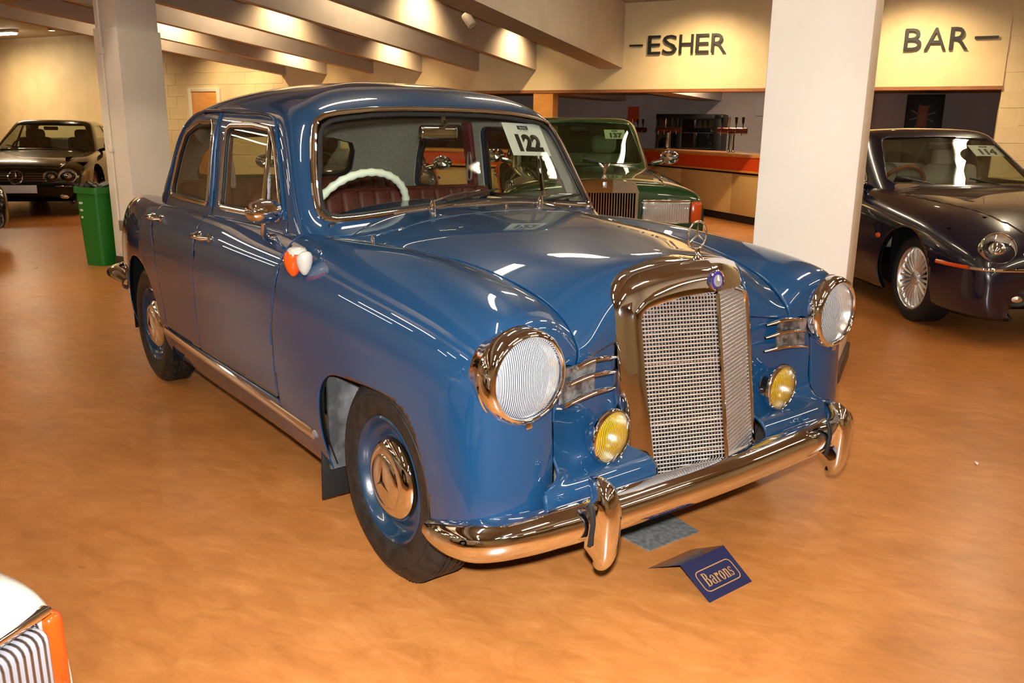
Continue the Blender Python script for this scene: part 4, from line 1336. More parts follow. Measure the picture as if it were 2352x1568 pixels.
# -- front indicator lamp on each fender
AMBER = mat('amber_lens', (0.60, 0.065, 0.006), 0.18, 0, 0.6, 0.6)
WHITE_PAINT = mat('white_enamel', (0.40, 0.38, 0.35), 0.3, 0, 0.5, 0.3)
for sg in (-1, 1):
    c = Vector((-.578, .838, .93))
    S = lambda x, y, z: Vector((c.x + x, sg * (c.y + y), c.z + z))
    def drop(scale, dx=0.0):
        V = []; F = []
        prof = [(-.055, .006), (-.048, .014), (-.03, .026), (-.005, .034), (.02, .036), (.036, .030), (.045, .016)]
        n = 14
        for z, w in prof:
            for k in range(n):
                a = 2 * PI * k / n
                V.append(S(dx + w * .95 * math.cos(a) * scale - .0, .012 + w * 1.0 * math.sin(a) * scale, z * scale + (w * .25 * math.cos(a))))
        m = len(prof)
        for i in range(m - 1):
            for k in range(n):
                F.append((i * n + k, i * n + (k + 1) % n, (i + 1) * n + (k + 1) % n, (i + 1) * n + k))
        F.append(tuple(range(n))[::-1]); F.append(tuple(range((m - 1) * n, m * n)))
        return V, F
    V, F = drop(.80, .014)
    V = [Vector((v.x, v.y - sg * .012, v.z - .004)) for v in V]
    base = mesh_object('indicator_lamp', V, F, WHITE_PAINT, PARTS['fender', sg], 50, flip=sg < 0, label='white teardrop indicator lamp with amber lens')
    V, F = drop(.94, -.024)
    V = [Vector((v.x, v.y + sg * .012, v.z - .004)) for v in V]
    mesh_object('indicator_lens', V, F, AMBER, base, 50, flip=sg < 0)
    V, F = lathe([(.034, -.006), (.034, .004), (.028, .012), (.014, .016), (0, .017)], 24)
    M = Matrix.Translation(S(-.014, .014, .031)) @ Matrix.Rotation(-PI / 2, 4, 'Y')
    mesh_object('indicator_cap', [M @ Vector(v) for v in V], F, WHITE_PAINT, base, 50)

# -- headlamps and fog lamps
LENS = ribbed_mat('headlamp_lens', (0.95, 0.96, 0.96), 1, 1150.0, 0.05, 0.44, 1.0)
REFL = mat('lamp_reflector', (0.85, 0.86, 0.86), 0.22, 1.0)
YLENS = ribbed_mat('yellow_fog_lens', (0.66, 0.38, 0.006), 1, 1300.0, 0.10, 0.72, 0.9)
def lamp(loc, r, ring, lens_mat, parent, name, d=(1, 0, 0), body=None):
    M = aim_x(loc, d)
    V, F = lathe(ring, 64)
    o = mesh_object(name, V, F, CHROME, parent, 40)
    o.matrix_local = M
    V, F = lathe([(r * 1.02, -.004), (r, 0.0), (r * .9, .008), (r * .7, .017), (r * .4, .025), (r * .15, .0275), (0, .028)], 48)
    l = mesh_object('lens', V, F, lens_mat, o, 60)
    V, F = lathe([(r * 1.0, -.003), (r * .9, -.022), (r * .7, -.045), (r * .4, -.064), (r * .15, -.07), (0, -.071)], 48)
    mesh_object('reflector', V, F, REFL, o, 60)
    V, F = lathe([(.012, -.055), (.014, -.03), (.010, -.022), (0, -.02)], 16)
    mesh_object('bulb', V, F, CHROME, o, 60)
    return o
HRING = [(.118, -.10), (.124, -.07), (.1325, -.048), (.134, -.040), (.1315, -.036), (.1325, -.030), (.131, -.012), (.126, .002), (.118, .010), (.112, .012), (.1075, .008), (.1055, .0), (.106, -.01)]
for sg in (-1, 1):
    h = lamp((.492, sg * .708, .748), .106, HRING, LENS, PARTS['fender', sg], 'headlamp', (1, sg * .02, .0))
    V, F = rbox((.012, .02, .018), .004); sc = mesh_object('rim_clip', V, F, CHROME, h); sc.location = (.004, 0, -.128)
FRING = [(0, -.075), (.03, -.072), (.055, -.058), (.070, -.035), (.078, -.012), (.082, -.008), (.0825, 0), (.080, .006), (.075, .008), (.0725, .004), (.0725, -.004)]
for sg in (-1, 1):
    f = lamp((.50, sg * .405, .525), .073, FRING, YLENS, car, 'fog_lamp', (1, -sg * .03 + .06, -.02))
    tag(f, 'chrome fog lamp with yellow ribbed lens')
    V, F = tube([(-.03, 0, -.07), (-.032, 0, -.092), (-.022, 0, -.108), (.006, .002, -.114), (.03, .006, -.112)], [.012, .013, .014, .015, .013], 12)
    mesh_object('lamp_bracket', V, F, mat('silver_paint', (.55, .56, .57), .35, .3), f)

# -- radiator shell, mesh and mascot.   grille plane: leans back, V in plan
def gx(y, z): return .602 + (z - .344) * (.514 - .602) / (.901 - .344) - abs(y) * .36
shell_sec = []
def arch(w, zb, zt, crown, n=14, r=.07):
    """half outline of the shell from bottom to crown centre (y>=0)"""
    p = [(w * .95, zb), (w * .975, zb + .15), (w * .995, zb + .32), (w, zt - r)]
    for k in range(1, 6):
        a = k / 5 * PI / 2 * .82
        p.append((w - r + r * math.cos(a), zt - r + r * math.sin(a)))
    y0, z0 = p[-1]
    for k in range(1, n + 1):
        t = k / n
        p.append((y0 * (1 - t), z0 + (crown - z0) * (1 - (1 - t) ** 2)))
    return p
outer_back = arch(.308, .36, .962, .990, r=.115)
outer_front = arch(.297, .35, .942, .972, r=.115)
inner_front = arch(.246, .35, .872, .905, r=.045)
rings = []
def full(p): return [(-y, z) for y, z in p] + [(y, z) for y, z in p[::-1][1:]]
rings.append([(.33, y * 1.0, z + .004) for y, z in full(outer_back)])
rings.append([(gx(y, z) - .060, y * 1.03, z + .006) for y, z in full(outer_back)])
rings.append([(gx(y, z) - .030, y * 1.03, z + .004) for y, z in full(outer_back)])
rings.append([(gx(y, z) - .010, y * 1.015, z) for y, z in full(outer_front)])
rings.append([(gx(y, z) + .004, y * .965, z - .010) for y, z in full(outer_front)])
mid = [((a[0] + b[0]) / 2, (a[1] + b[1]) / 2) for a, b in zip(full(outer_front), full(inner_front))]
rings.append([(gx(y, z) + .006, y, z) for y, z in mid])
rings.append([(gx(y, z) + .010, y * 1.05, z + .008) for y, z in full(inner_front)])
rings.append([(gx(y, z) + .012, y * 1.015, z + .002) for y, z in full(inner_front)])
rings.append([(gx(y, z) + .004, y * .985, z - .005) for y, z in full(inner_front)])
rings.append([(gx(y, z) - .020, y * .98, z - .006) for y, z in full(inner_front)])
V = [p for r in rings for p in r]; m = len(rings[0])
F = [(i * m + k, (i + 1) * m + k, (i + 1) * m + k + 1, i * m + k + 1) for i in range(len(rings) - 1) for k in range(m - 1)]
grille = mesh_object('radiator_shell', V, F, CHROME, car, 55)
V = []; F = []
mb = MB()
NZ = 46; z0, z1 = .352, .895
for k in range(NZ + 1):
    z = z0 + (z1 - z0) * k / NZ
    w = 0.241 if z < .86 else 0.241 - (z - .86) * .8
    for s in (-1, 1):
        a = Vector((gx(0, z), 0, z)); b = Vector((gx(w, z), s * w, z))
        V, F = sweep([a, b], ell(.0022, .0022, 5), False, Vector((0, 0, 1)), False); mb.add(V, F)
NY = 24
for s in (-1, 1):
    for k in range(NY + 1):
        y = 0.241 * k / NY
        zt = .898 - max(0, y - .2) * .5
        a = Vector((gx(y, z0), s * y, z0)); b = Vector((gx(y, zt), s * y, zt))
        V, F = sweep([a, b], ell(.0022, .0022, 5), False, Vector((0, 1, 0)), False); mb.add(V, F)
gm = mb.build('grille_mesh', mat('mesh_metal', (.82, .84, .87), .38, 1.0), grille, kind='stuff')
mb = MB()
for z in (.43, .52, .61, .70, .79):
    for s in (-1, 1):
        mb.tube([(gx(0, z) - .004, 0, z), (gx(.25, z) - .004, s * .25, z)], .0035, 6)
mb.build('grille_bars', CHROME, grille)
V, F = sweep([(gx(0, .345) + .004, 0, .345), (gx(0, .62) + .004, 0, .62), (gx(0, .90) + .004, 0, .90)], ell(.008, .006, 8), False, Vector((0, 1, 0)))
mesh_object('grille_centre_bar', V, F, CHROME, grille)
mb = MB(); mb.box((.40, 0, .62), (.012, .56, .56)); mb.box((.42, 0, .35), (.2, .56, .01))
mb.build('radiator_core', mat('radiator_black', (.02, .02, .022), .5, .3), grille)
mb = MB()
for k in range(26): mb.box((.408, 0, .36 + k * .021), (.006, .52, .003))
mb.build('radiator_fins', mat('fin_metal', (.22, .21, .20), .4, .8), grille, kind='stuff')
# emblem at the top of the shell
Me = aim_x((gx(0, .938) + .0045, 0, .938), (1, 0, .12))
V, F = lathe([(.030, -.010), (.030, .002), (.027, .004), (0, .004)], 40)
em = mesh_object('badge', [Me @ Vector(v) for v in V], F, mat('badge_blue', (.02, .02, .16), .2, 0, .5, 1.0), grille, 40)
V, F = lathe([(.0305, -.004), (.032, .003), (.030, .005), (.0285, .003)], 40); mesh_object('badge_rim', [Me @ Vector(v) for v in V], F, CHROME, em)
V, F = lathe([(.0185, .002), (.0185, .0052), (0, .0052)], 32); mesh_object('badge_disc', [Me @ Vector(v) for v in V], F, mat('badge_silver', (.5, .5, .52), .3, .7), em, 40)
V, F = star_mesh(.0175, .0042, .011, depth=.0055); mesh_object('badge_star', [Me @ Vector(v) for v in V], F, mat('badge_star', (.85, .85, .86), .15, .9), em, 0)
# standing star mascot
mb = MB()
V, F = lathe([(.036, 0), (.036, .006), (.030, .012), (.026, .013), (.028, .02), (.020, .027), (.012, .035), (.008, .05), (.0065, .062)], 28)
mc = Vector((.435, 0, .966))
mb.add(V, F, aim_x(mc, (-.06, 0, 1), upv=(1, 0, 0)))
mas = mb.build('mascot_stand', CHROME, grille, 40)
sc_ = mc + Vector((-.008, 0, .100))
ring = [sc_ + Vector((0, .042 * math.cos(a), .042 * math.sin(a))) for a in np.linspace(0, 2 * PI, 48, endpoint=False)]
V, F = tube(ring, .0035, 10, True); so = mesh_object('mascot_ring', V, F, CHROME, mas, 60)
mb = MB()
V, F = star_mesh(.0415, .0062, .006); mb.add(V, F, Matrix.Translation(sc_)); mb.add(V, F, Matrix.Translation(sc_) @ Matrix.Rotation(PI, 4, 'Z'))
mb.build('mascot_star', CHROME, mas, 0)

# -- three chrome strips each side of the grille
APRV = S_APR.bvh(); 
STEEL = noise_mat('worn_steel', (.10, .105, .11), (.42, .43, .44), 30, 6, .35, .3, 60, metal=.8, lo=.4, hi=.62)
for sg in (-1, 1):
    for z_in, z_out, y_out in ((.742, .742, .525), (.698, .700, .550), (.650, .640, .570)):
        P = [(.452, .355, z_in), (.462, .41, z_in * .8 + z_out * .2 + .008), (.468, .47, (z_in + z_out) / 2 + .010), (.472, y_out, z_out)]
        cv = curve3([(x, sg * y, z) for x, y, z in P], 24)
        V, F = sweep([Vector(p) for p in cv], ell(.0075, .012, 10), False, Vector((0, 0, 1)), True, [(.5 + .5 * min(1, k / 6), .5 + .5 * min(1, k / 6)) for k in range(24)])
        mesh_object('nose_strip', V, F, CHROME, car)
    g = []
    for k in range(12):
        t = k / 11
        y = .43 + .145 * t
        x = .452 + .014 * t
        g.append([(x, sg * y, .742 + .006 * (1 - t)), (x - .004, sg * y, .70), (x - .002, sg * y, .655 - .012 * t)])
    V = [p for r in g for p in r]; F = [(i * 3 + j, (i + 1) * 3 + j, (i + 1) * 3 + j + 1, i * 3 + j + 1) for i in range(11) for j in range(2)]
    V2 = [(x - .006, y, z) for x, y, z in V]
    n = len(V)
    F2 = [tuple(i + n for i in f[::-1]) for f in F]
    mesh_object('strip_plate', V + V2, F + F2, STEEL, car)

# -- bumpers
def bumper(path, name, zs, scales, sec):
    pts = curve3(path, 90)
    zc = np.interp(np.linspace(0, 1, 90), np.linspace(0, 1, len(zs)), zs)
    sc = np.interp(np.linspace(0, 1, 90), np.linspace(0, 1, len(scales)), scales)
    pp = [Vector((p[0], p[1], z)) for p, z in zip(pts, zc)]
    V, F = sweep(pp, sec, False, Vector((0, 0, 1)), True, [(float(s), float(min(1, s + .15))) for s in sc])
    return mesh_object(name, V, F, CHROME, car, 45)
BSEC0 = [(-.058, -.030), (-.064, -.010), (-.062, .006), (-.050, .020), (-.025, .030), (0, .033), (.022, .029), (.040, .018), (.052, .0), (.060, -.022), (.060, -.040), (.052, -.046), (.050, -.030), (.040, -.004), (.020, .014), (0, .020), (-.025, .018), (-.045, .008), (-.052, -.010), (-.050, -.030)]
BSEC = [(a * .87, b) for a, b in BSEC0]
half = [(.262, .868), (.31, .876), (.385, .876), (.455, .862), (.52, .80), (.562, .70), (.588, .57), (.604, .40), (.614, .20)]
bp = [(x, -y, 0) for x, y in half] + [(.618, 0, 0)] + [(x, y, 0) for x, y in half[::-1]]
zs = [.280, .296, .315, .332, .342, .346, .348, .35, .35] ; zs = zs + [.35] + zs[::-1]
scs = [.62, .86, 1, 1, 1, 1, 1, 1, 1]; scs = scs + [1.0] + scs[::-1]
# the frame binormal points outwards for this path direction
fb = bumper(bp, 'front_bumper', zs, scs, BSEC)
half_r = [(-3.2, .80), (-3.42, .80), (-3.68, .76), (-3.80, .60), (-3.86, .35)]
bp = [(x, y, 0) for x, y in half_r] + [(-3.88, 0, 0)] + [(x, -y, 0) for x, y in half_r[::-1]]
bumper(bp, 'rear_bumper', [.46] * 11, [.7, 1, 1, 1, 1, 1, 1, 1, 1, 1, .7], BSEC)
for sg in (-1, 1):
    P = [(.585, .452), (.61, .457), (.638, .447), (.654, .424), (.660, .40), (.660, .34), (.655, .285), (.645, .25), (.628, .232), (.612, .236)]
    cv = curve3([(x, sg * .555, z) for x, z in P], 40)
    wd = np.interp(np.linspace(0, 1, 40), [0, .08, .3, .6, .88, 1], [.45, .75, .95, 1.0, .8, .35])
    sec = [(-.028, 0)] + [(.018 * math.sin(a) + .002, .034 * math.cos(a)) for a in np.linspace(PI, 0, 11)]
    sec = [(-.055, -.040), (-.02, -.035), (.0, -.031), (.013, -.026), (.018, -.013), (.020, 0), (.018, .013), (.013, .026), (.0, .031), (-.02, .035), (-.055, .040)]
    ups = []
    for k in range(40):
        a = cv[max(0, k - 1)]; b = cv[min(39, k + 1)]
        t = Vector(b - a); ups.append(Vector((-t.z, 0, t.x)))
    V, F = sweep([Vector(p) for p in cv], sec, False, ups, True, [(1.0, float(w)) for w in wd])
    gd = mesh_object('overrider', V, F, CHROME, fb, 50)
    pr = [(-.066, .036), (-.03, .046), (.0, .052), (.03, .046), (.056, .026)]
    pp = [Vector((.603 + b * .55, sg * .555 - sg * .0, .358 + a)) for a, b in pr]
    mb = MB()
    for s2 in (-1, 1):
        mb.tube([p + Vector((0, s2 * .039, 0)) for p in pp], .006, 8)
    mb.build('overrider_seal', RUBBER, fb)
    mb = MB(); mb.box((.55, sg * .40, .36), (.10, .05, .03)); mb.build('bumper_iron', SOOT, fb)
# small tail lamps
for sg in (-1, 1):
    V, F = lathe([(.045, -.02), (.045, .01), (.03, .03), (0, .035)], 24)
    o = mesh_object('tail_lamp', V, F, mat('red_lens', (.5, .01, .01), .2, 0, .5, .5), car); o.matrix_local = aim_x((-3.62, sg * .62, .62), (-1, sg * .3, 0))

# -- wipers and washer jets on the scuttle
BONV = S_BON.bvh()
def cab_pt(y, z, off=.012):
    h = CABV.ray_cast(Vector((1.0, abs(y), z)), Vector((-1, 0, 0)))
    p = h[0] + (h[1] if h[1].x > 0 else -h[1]) * off
    return Vector((p.x, y, p.z))
for y0, y1, z1 in ((-.255, .115, 1.125), (.285, .60, 1.085)):
    hb = BONV.ray_cast(Vector((-.672, abs(y0), 2)), Vector((0, 0, -1)))[0]
    base = Vector((-.672, y0, hb.z))
    mb = MB()
    V, F = lathe([(.013, -.01), (.013, .012), (.010, .022), (.007, .034), (0, .036)], 18)
    mb.add(V, F, aim_x(base, (.15, 0, 1), upv=(1, 0, 0)))
    tip = cab_pt(y1 * .75 + y0 * .25, z1 - .005, .022)
    mb.tube([base + Vector((.004, 0, .028)), base.lerp(tip, .3) + Vector((.012, 0, .028)), tip], [.0055, .005, .004], 8)
    wp = mb.build('wiper_arm', CHROME, cowl)
    mb = MB()
    ya = y0 + (y1 - y0) * .25
    bl = [cab_pt(ya + (y1 - ya) * t, (1.085 if abs(y0) < .27 else 1.070) + (z1 - (1.085 if abs(y0) < .27 else 1.070)) * t, .010) for t in np.linspace(0, 1, 8)]
    V, F = sweep(bl, [(-.004, -.006), (.004, -.006), (.002, .008), (-.002, .008)], False, Vector((0, 0, 1)))
    mb.add(V, F)
    mb.build('wiper_blade', RUBBER, wp)
for x, y in ((-.42, -.655), (-.56, .02)):
    z = (SIDEV if abs(y) > .5 else BONV).ray_cast(Vector((x, abs(y), 2)), Vector((0, 0, -1)))[0].z
    V, F = lathe([(.007, -.004), (.007, .012), (.004, .014), (.004, .022), (0, .023)], 14)
    o = mesh_object('washer_jet', [aim_x((x, y, z), (0, 0, 1), upv=(1, 0, 0)) @ Vector(v) for v in V], F, CHROME, cowl)

# -- interior
def cushion(d, bevel, flutes, axis=1, depth=.012):
    """rounded pad with stitched flutes along one axis"""
    V, F = rbox(d, bevel, 4)
    return V, F
def seat(x, z, w, back_x, back_z, lean, name='seat'):
    mb = MB()
    n = 15
    for k in range(n):
        y = -w / 2 + w * (k + .5) / n
        mb.add(*rbox((.50, w / n * 1.03, .17), .02, 3), M=Matrix.Translation((x, y, z)))
    s = mb.build(name, LEATHER, car, 50)
    mb = MB()
    for k in range(n):
        y = -w / 2 + w * (k + .5) / n
        mb.add(*rbox((.16, w / n * 1.04, .56), .022, 3), M=Matrix.Translation((back_x, y, back_z)) @ Matrix.Rotation(lean, 4, 'Y'))
    mb.build('seat_back', LEATHER, s, 50)
    V, F = tube([(back_x - .06, -w / 2 + .03, back_z + .27), (back_x - .06, w / 2 - .03, back_z + .27)], .022, 10)
    mesh_object('seat_piping', V, F, LEATHER, s)
seat(-1.25, .52, 1.28, -1.53, .80, -.22, 'front_seat')
seat(-2.15, .55, 1.30, -2.48, .80, -.28, 'rear_seat')
mb = MB(); mb.box((-2.72, 0, .985), (.42, 1.25, .03)); mb.build('parcel_shelf', LEATHER, car)
mb = MB()
mb.add(*rbox((.12, 1.34, .22), .05, 3), M=Matrix.Translation((-.80, 0, .90)))
mb.build('dashboard', PAINT, car, 50)
V, F = rbox((.10, 1.32, .02), .008); o = mesh_object('dash_top', V, F, BLACK, car); o.location = (-.78, 0, 1.02)
# door cards and B posts in maroon
for sg in (-1, 1):
    for a, b in ((-.9, -1.70), (-1.77, -2.36)):
        mb = MB(); mb.add(*rbox((abs(a - b), .03, .56), .012), M=Matrix.Translation(((a + b) / 2, sg * .755, .70)))
        mb.build('door_card', LEATHER, PARTS['doorf' if a > -1 else 'doorr', sg])
    mb = MB(); mb.add(*rbox((.075, .03, .44), .01), M=Matrix.Translation((-1.735, sg * .672, 1.19)) @ Matrix.Rotation(sg * .13, 4, 'X'))
    mb.build('b_post', MAROON, car)
    # hanging strap on the B post
    lo = Vector((-1.72, sg * .655, 1.34))
    pts = [lo, lo + Vector((.010, 0, -.08)), lo + Vector((.022, -sg * .004, -.2)), lo + Vector((.012, -sg * .004, -.235)), lo + Vector((-.010, -sg * .004, -.235)), lo + Vector((-.018, -sg * .004, -.2)), lo + Vector((-.008, 0, -.08)), lo + Vector((0, 0, -.005))]
    cv = curve3([tuple(p) for p in pts], 30)
    V, F = sweep([Vector(p) for p in cv], ell(.007, .003, 8), False, Vector((0, sg, 0)))
    mesh_object('hand_strap', V, F, mat('grey_cord', (.22, .17, .16), .8), car)
# steering wheel (right-hand drive)
sw = aim_x((-1.02, -.36, 1.02), (-.86, 0, .50))
sw = aim_x((-1.0, -.40, 1.025), (-.84, 0, .54))
ring = [sw @ Vector((0, .212 * math.cos(a), .212 * math.sin(a))) for a in np.linspace(0, 2 * PI, 64, endpoint=False)]
V, F = tube(ring, [.0155 + .002 * math.cos(k * PI) for k in range(64)], 12, True)
st = mesh_object('steering_wheel', V, F, IVORY, car, 60, label='ivory steering wheel')
mb = MB()
for a in (0, PI):
    mb.tube([sw @ Vector((-.03, 0, 0)), sw @ Vector((-.02, .1 * math.cos(a), .1 * math.sin(a))), sw @ Vector((0, .2 * math.cos(a), .2 * math.sin(a)))], .011, 10)
V, F = lathe([(.05, -.06), (.05, -.03), (.035, -.015), (0, -.012)], 24); mb.add(V, F, sw)
mb.build('steering_spokes', IVORY, st)
V, F = tube([sw @ Vector((.0, .145 * math.cos(a), .145 * math.sin(a))) for a in np.linspace(PI * .15, PI * .85, 24)], .005, 8)
mb = MB(); mb.tube([sw @ Vector((-.04, 0, 0)), sw @ Vector((-.35, 0, 0))], .03, 12); mb.build('steering_column', BLACK, st)
# rear-view mirror
mb = MB()
mp = Vector((-.97, -.03, 1.355))
mb.add(*rbox((.035, .20, .062), .016, 3), M=Matrix.Translation(mp) @ Matrix.Rotation(.1, 4, 'Z'))
rv = mb.build('rear_view_mirror', CHROME, car, 50)
V, F = tube([mp + Vector((.01, .03, .03)), mp + Vector((-.005, .03, .05)), mp + Vector((-.01, .03, .085))], [.008, .007, .014], 10)
mesh_object('mirror_stem', V, F, CHROME, rv)

# -- lot number card behind the windscreen
CARD = mat('white_card', (.80, .76, .72), .6)
INK = mat('black_ink', (.006, .006, .006), .5)
def lot_card(center, right, up, w, h, digits, parent=None, label='', serif=False, slant=0.0):
    right = Vector(right).normalized(); up = Vector(up); up = (up - right * up.dot(right)).normalized()
    n = right.cross(up)
    M = Matrix(((right.x, up.x, n.x, center[0]), (right.y, up.y, n.y, center[1]), (right.z, up.z, n.z, center[2]), (0, 0, 0, 1)))
    V, F = rbox((w, h, .0015))
    sh = Matrix(((1, slant, 0, 0), (0, 1, 0, 0), (0, 0, 1, 0), (0, 0, 0, 1)))
    o = mesh_object('lot_card', [M @ (sh @ Vector(v)) for v in V], F, CARD, parent, 0, label=label if parent is None else None, cat='sign' if parent is None else None)
    V, F = text_mesh(digits, h * .66, 0, h * .042, 1.0, 0, 1.0)
    mesh_object('lot_number', [M @ (sh @ (Vector(v) + Vector((0, -h * .14, .0012)))) for v in V], F, INK, o, 0)
    V, F = rbox((w * .28, h * .12, .0006))
    b = mesh_object('maker_plate', [M @ (sh @ (Vector(v) + Vector((0, h * .36, .001)))) for v in V], F, INK, o, 0)
    V, F = text_mesh('Barons', h * .085, 0, 0, 1.0)
    mesh_object('maker_name', [M @ (sh @ (Vector(v) + Vector((0, h * .36, .0016)))) for v in V], F, CARD, o, 0)
    V, F = text_mesh('LOT NUMBER', h * .055, 0, 0, 1.0)
    mesh_object('caption', [M @ (sh @ (Vector(v) + Vector((0, h * .265, .0012)))) for v in V], F, INK, o, 0)
    return o
pA = cab_pt(.34, 1.40, -.016); pB = cab_pt(.50, 1.395, -.016); pC = cab_pt(.44, 1.265, -.016)
lc = lot_card(tuple((cab_pt(.415, 1.345, -.03))), tuple(pB - pA), tuple(pA.lerp(pB, .5) - cab_pt(.42, 1.27, -.016)), .235, .165, '122', None, 'white card numbered 122 inside the blue saloon windscreen')
# ------------------------------------------------------------------ the other cars in the hall
def generic_car(name, label, loc, heading, sp, scale=1.0):
    """lofted car: body stations (x, z centre, z shoulder, half width, z bottom), cabin, wheels"""
    root = thing(name, label, 'car', loc, heading, None, scale)
    paint = sp['paint']
    rows = []
    for x, c_, s_, w, b_ in sp['body']:
        d = c_ - s_
        r = [(x, 0, c_), (x, .4 * w, c_ - .10 * d), (x, .72 * w, c_ - .42 * d), (x, .90 * w, s_), (x, .975 * w, s_ - .10 * (s_ - b_)), (x, w, s_ - .45 * (s_ - b_)), (x, .985 * w, s_ - .8 * (s_ - b_)), (x, .94 * w, b_)]
        rows.append([(x, -r[1][1], r[1][2])] + r)
    S = grid_surf(rows, sp.get('nu', 170), 60, vr=(1, 8))
    if S.N[np.argmax(S.V[:, 1])][1] < 0: S = S.flipped()
    k = np.abs(S.V[:, 1]) < 1e-7
    S.V[k, 1] = 0; S.N[k, 1] = 0; S.N[k] /= np.maximum(np.linalg.norm(S.N[k], axis=1), 1e-9)[:, None]
    q = S.V[:, [0, 2]]
    wr, wb = sp['wheel_r'], sp['base']
    ar = wr + .055
    arch = np.minimum.reduce([np.hypot(q[:, 0], q[:, 1] - wr) - ar, np.hypot(q[:, 0] + wb, q[:, 1] - wr) - ar])
    arch = np.where(S.V[:, 1] > .45, arch, 1.0)
    hx0, hx1, hy0, hy1 = sp['hood']
    hood = np.minimum.reduce([S.V[:, 0] - hx0, hx1 - S.V[:, 0], (hy0 + (hy1 - hy0) * (S.V[:, 0] - hx0) / (hx1 - hx0)) - S.V[:, 1], S.V[:, 2] - sp.get('hood_z', .5)])
    body = shell('body', both(S.clip(np.minimum(arch, -hood - .004))), paint, root)
    shell('bonnet', both(S.clip(hood)), paint, root)
    shell('inner_body', both(S.offset(-.03).clip(arch)), DARK, root)
    bv = S.bvh()
    # cabin
    cb = sp['cabin']
    zb, zr = cb['z']; x0, x1, x2, x3 = cb['x']; w0, w1 = cb['w']; dome = cb.get('dome', .05)
    C_ = []
    def mer(bx, by, tx, ty, sx):
        n = 7
        pts = []
        for t in (0, .12, .5, .85):
            pts.append((bx + (tx - bx) * t, by + (ty - by) * (t ** 1.15), zb - .06 + (zr - dome - zb + .06) * t))
        pts.append((tx + (sx - tx) * .18, ty * .92, zr - dome * .55))
        pts.append((tx + (sx - tx) * .55, ty * .6, zr - dome * .12))
        pts.append((sx, 0, zr))
        return pts
    xm = (x1 + x2) / 2; L = (x1 - x2)
    C_.append(mer(x0, 0, x1, 0, x1 - .25 * L))
    C_.append(mer(x0 - .03, w0 * .5, x1 - .01, w1 * .5, x1 - .27 * L))
    C_.append(mer(x0 - .12, w0 * .86, x1 - .04, w1 * .85, x1 - .31 * L))
    C_.append(mer(x0 - .28, w0 * .97, x1 - .13, w1 * .96, x1 - .36 * L))
    C_.append(mer(x0 - .6, w0, x1 - .28 * L, w1, x1 - .42 * L))
    C_.append(mer((x0 + x3) / 2, w0 * 1.01, xm, w1 * 1.01, xm))
    C_.append(mer(x3 + .55, w0, x2 + .25 * L, w1, x2 + .42 * L))
    C_.append(mer(x3 + .24, w0 * .96, x2 + .10, w1 * .95, x2 + .36 * L))
    C_.append(mer(x3 + .08, w0 * .82, x2 + .02, w1 * .82, x2 + .31 * L))
    C_.append(mer(x3, 0, x2, 0, x2 + .25 * L))
    ext = []
    for r in C_:
        (a5, b5, c5), (a6, b6, c6) = r[5], r[6]
        w = min(1.0, b5 / .3)
        ext.append(r + [(2 * a6 - a5, -b5, c5 + (c6 - c5) * 1.3 * (1 - w))])
    mm_ = lambda r: [(x, -y, z) for x, y, z in r]
    G = grid_surf([mm_(ext[2]), mm_(ext[1])] + ext + [mm_(ext[-2])], 170, 64, ur=(2, len(ext) + 1), vr=(0, 6))
    if G.N[np.argmax(G.V[:, 2])][2] < 0: G = G.flipped()
    k = np.abs(G.V[:, 1]) < 1e-7
    G.V[k, 1] = 0; G.N[k, 1] = 0; G.N[k] /= np.maximum(np.linalg.norm(G.N[k], axis=1), 1e-9)[:, None]
    zg0, zg1 = zb + .01, zr - dome - cb.get('head', .045)
    def xat(zq, bx, tx): return bx + (tx - bx) * (zq - zb + .06) / (zr - dome - zb + .06)
    pil = cb.get('pillar', .07)
    ws_poly = rpoly(sym([(0, zg1 + .03), (w1 * .84, zg1 + .012), (w0 * .88, zg0), (0, zg0 + .01)])[0:3] + [(-w0 * .88, zg0), (-w1 * .84, zg1 + .012)], [0, .06, .05, .05, .06])
    rw_poly = rpoly([(w1 * .80, zg1), (w0 * .80, zg0 + .03), (-w0 * .80, zg0 + .03), (-w1 * .80, zg1)], .06)
    fx0 = xat(zg0, x0 - .28, x1 - .13) - .10; fx1 = xat(zg1, x0 - .28, x1 - .13) - .10
    rx0 = xat(zg0, x3 + .24, x2 + .10) + .13; rx1 = xat(zg1, x3 + .24, x2 + .10) + .13
    bx_ = cb.get('bpost', xm - .1)
    sf = rpoly([(fx0, zg0), (fx1, zg1 - .01), (bx_ + .04, zg1), (bx_ + .04, zg0)], [.02, .05, .03, .03])
    sr = rpoly([(bx_ - .04, zg0), (bx_ - .04, zg1), (rx1, zg1 - .015), (rx0, zg0)], [.03, .03, .09, .04])
    side = G.V[:, 1] > w1 * .6
    gq = G.V[:, [0, 2]]; gy = G.V[:, [1, 2]]
    fF = np.where(side, poly_sd(sf, gq), -1); fR = np.where(side, poly_sd(sr, gq), -1)
    fW = np.where(G.V[:, 0] > xm + .15, poly_sd(ws_poly, gy), -1); fB = np.where(G.V[:, 0] < xm - .15, poly_sd(rw_poly, gy), -1)
    roof = shell('roof', both(G.clip(-np.maximum.reduce([fF, fR, fW, fB]))), paint, root, thick=.012)
    gl = sp.get('glass', GLASS)
    g_ = G.offset(-.006)
    for nm, f in (('windscreen', fW), ('rear_window', fB)):
        shell(nm, both(g_.clip(f + .004)), gl, root, thick=.003)
    for nm, f in (('side_window', fF), ('side_window', fR)):
        shell(nm, g_.clip(f + .004), gl, root, thick=.003)
        shell(nm, g_.mirror().clip(f + .004), gl, root, thick=.003)
    cv = G.bvh()
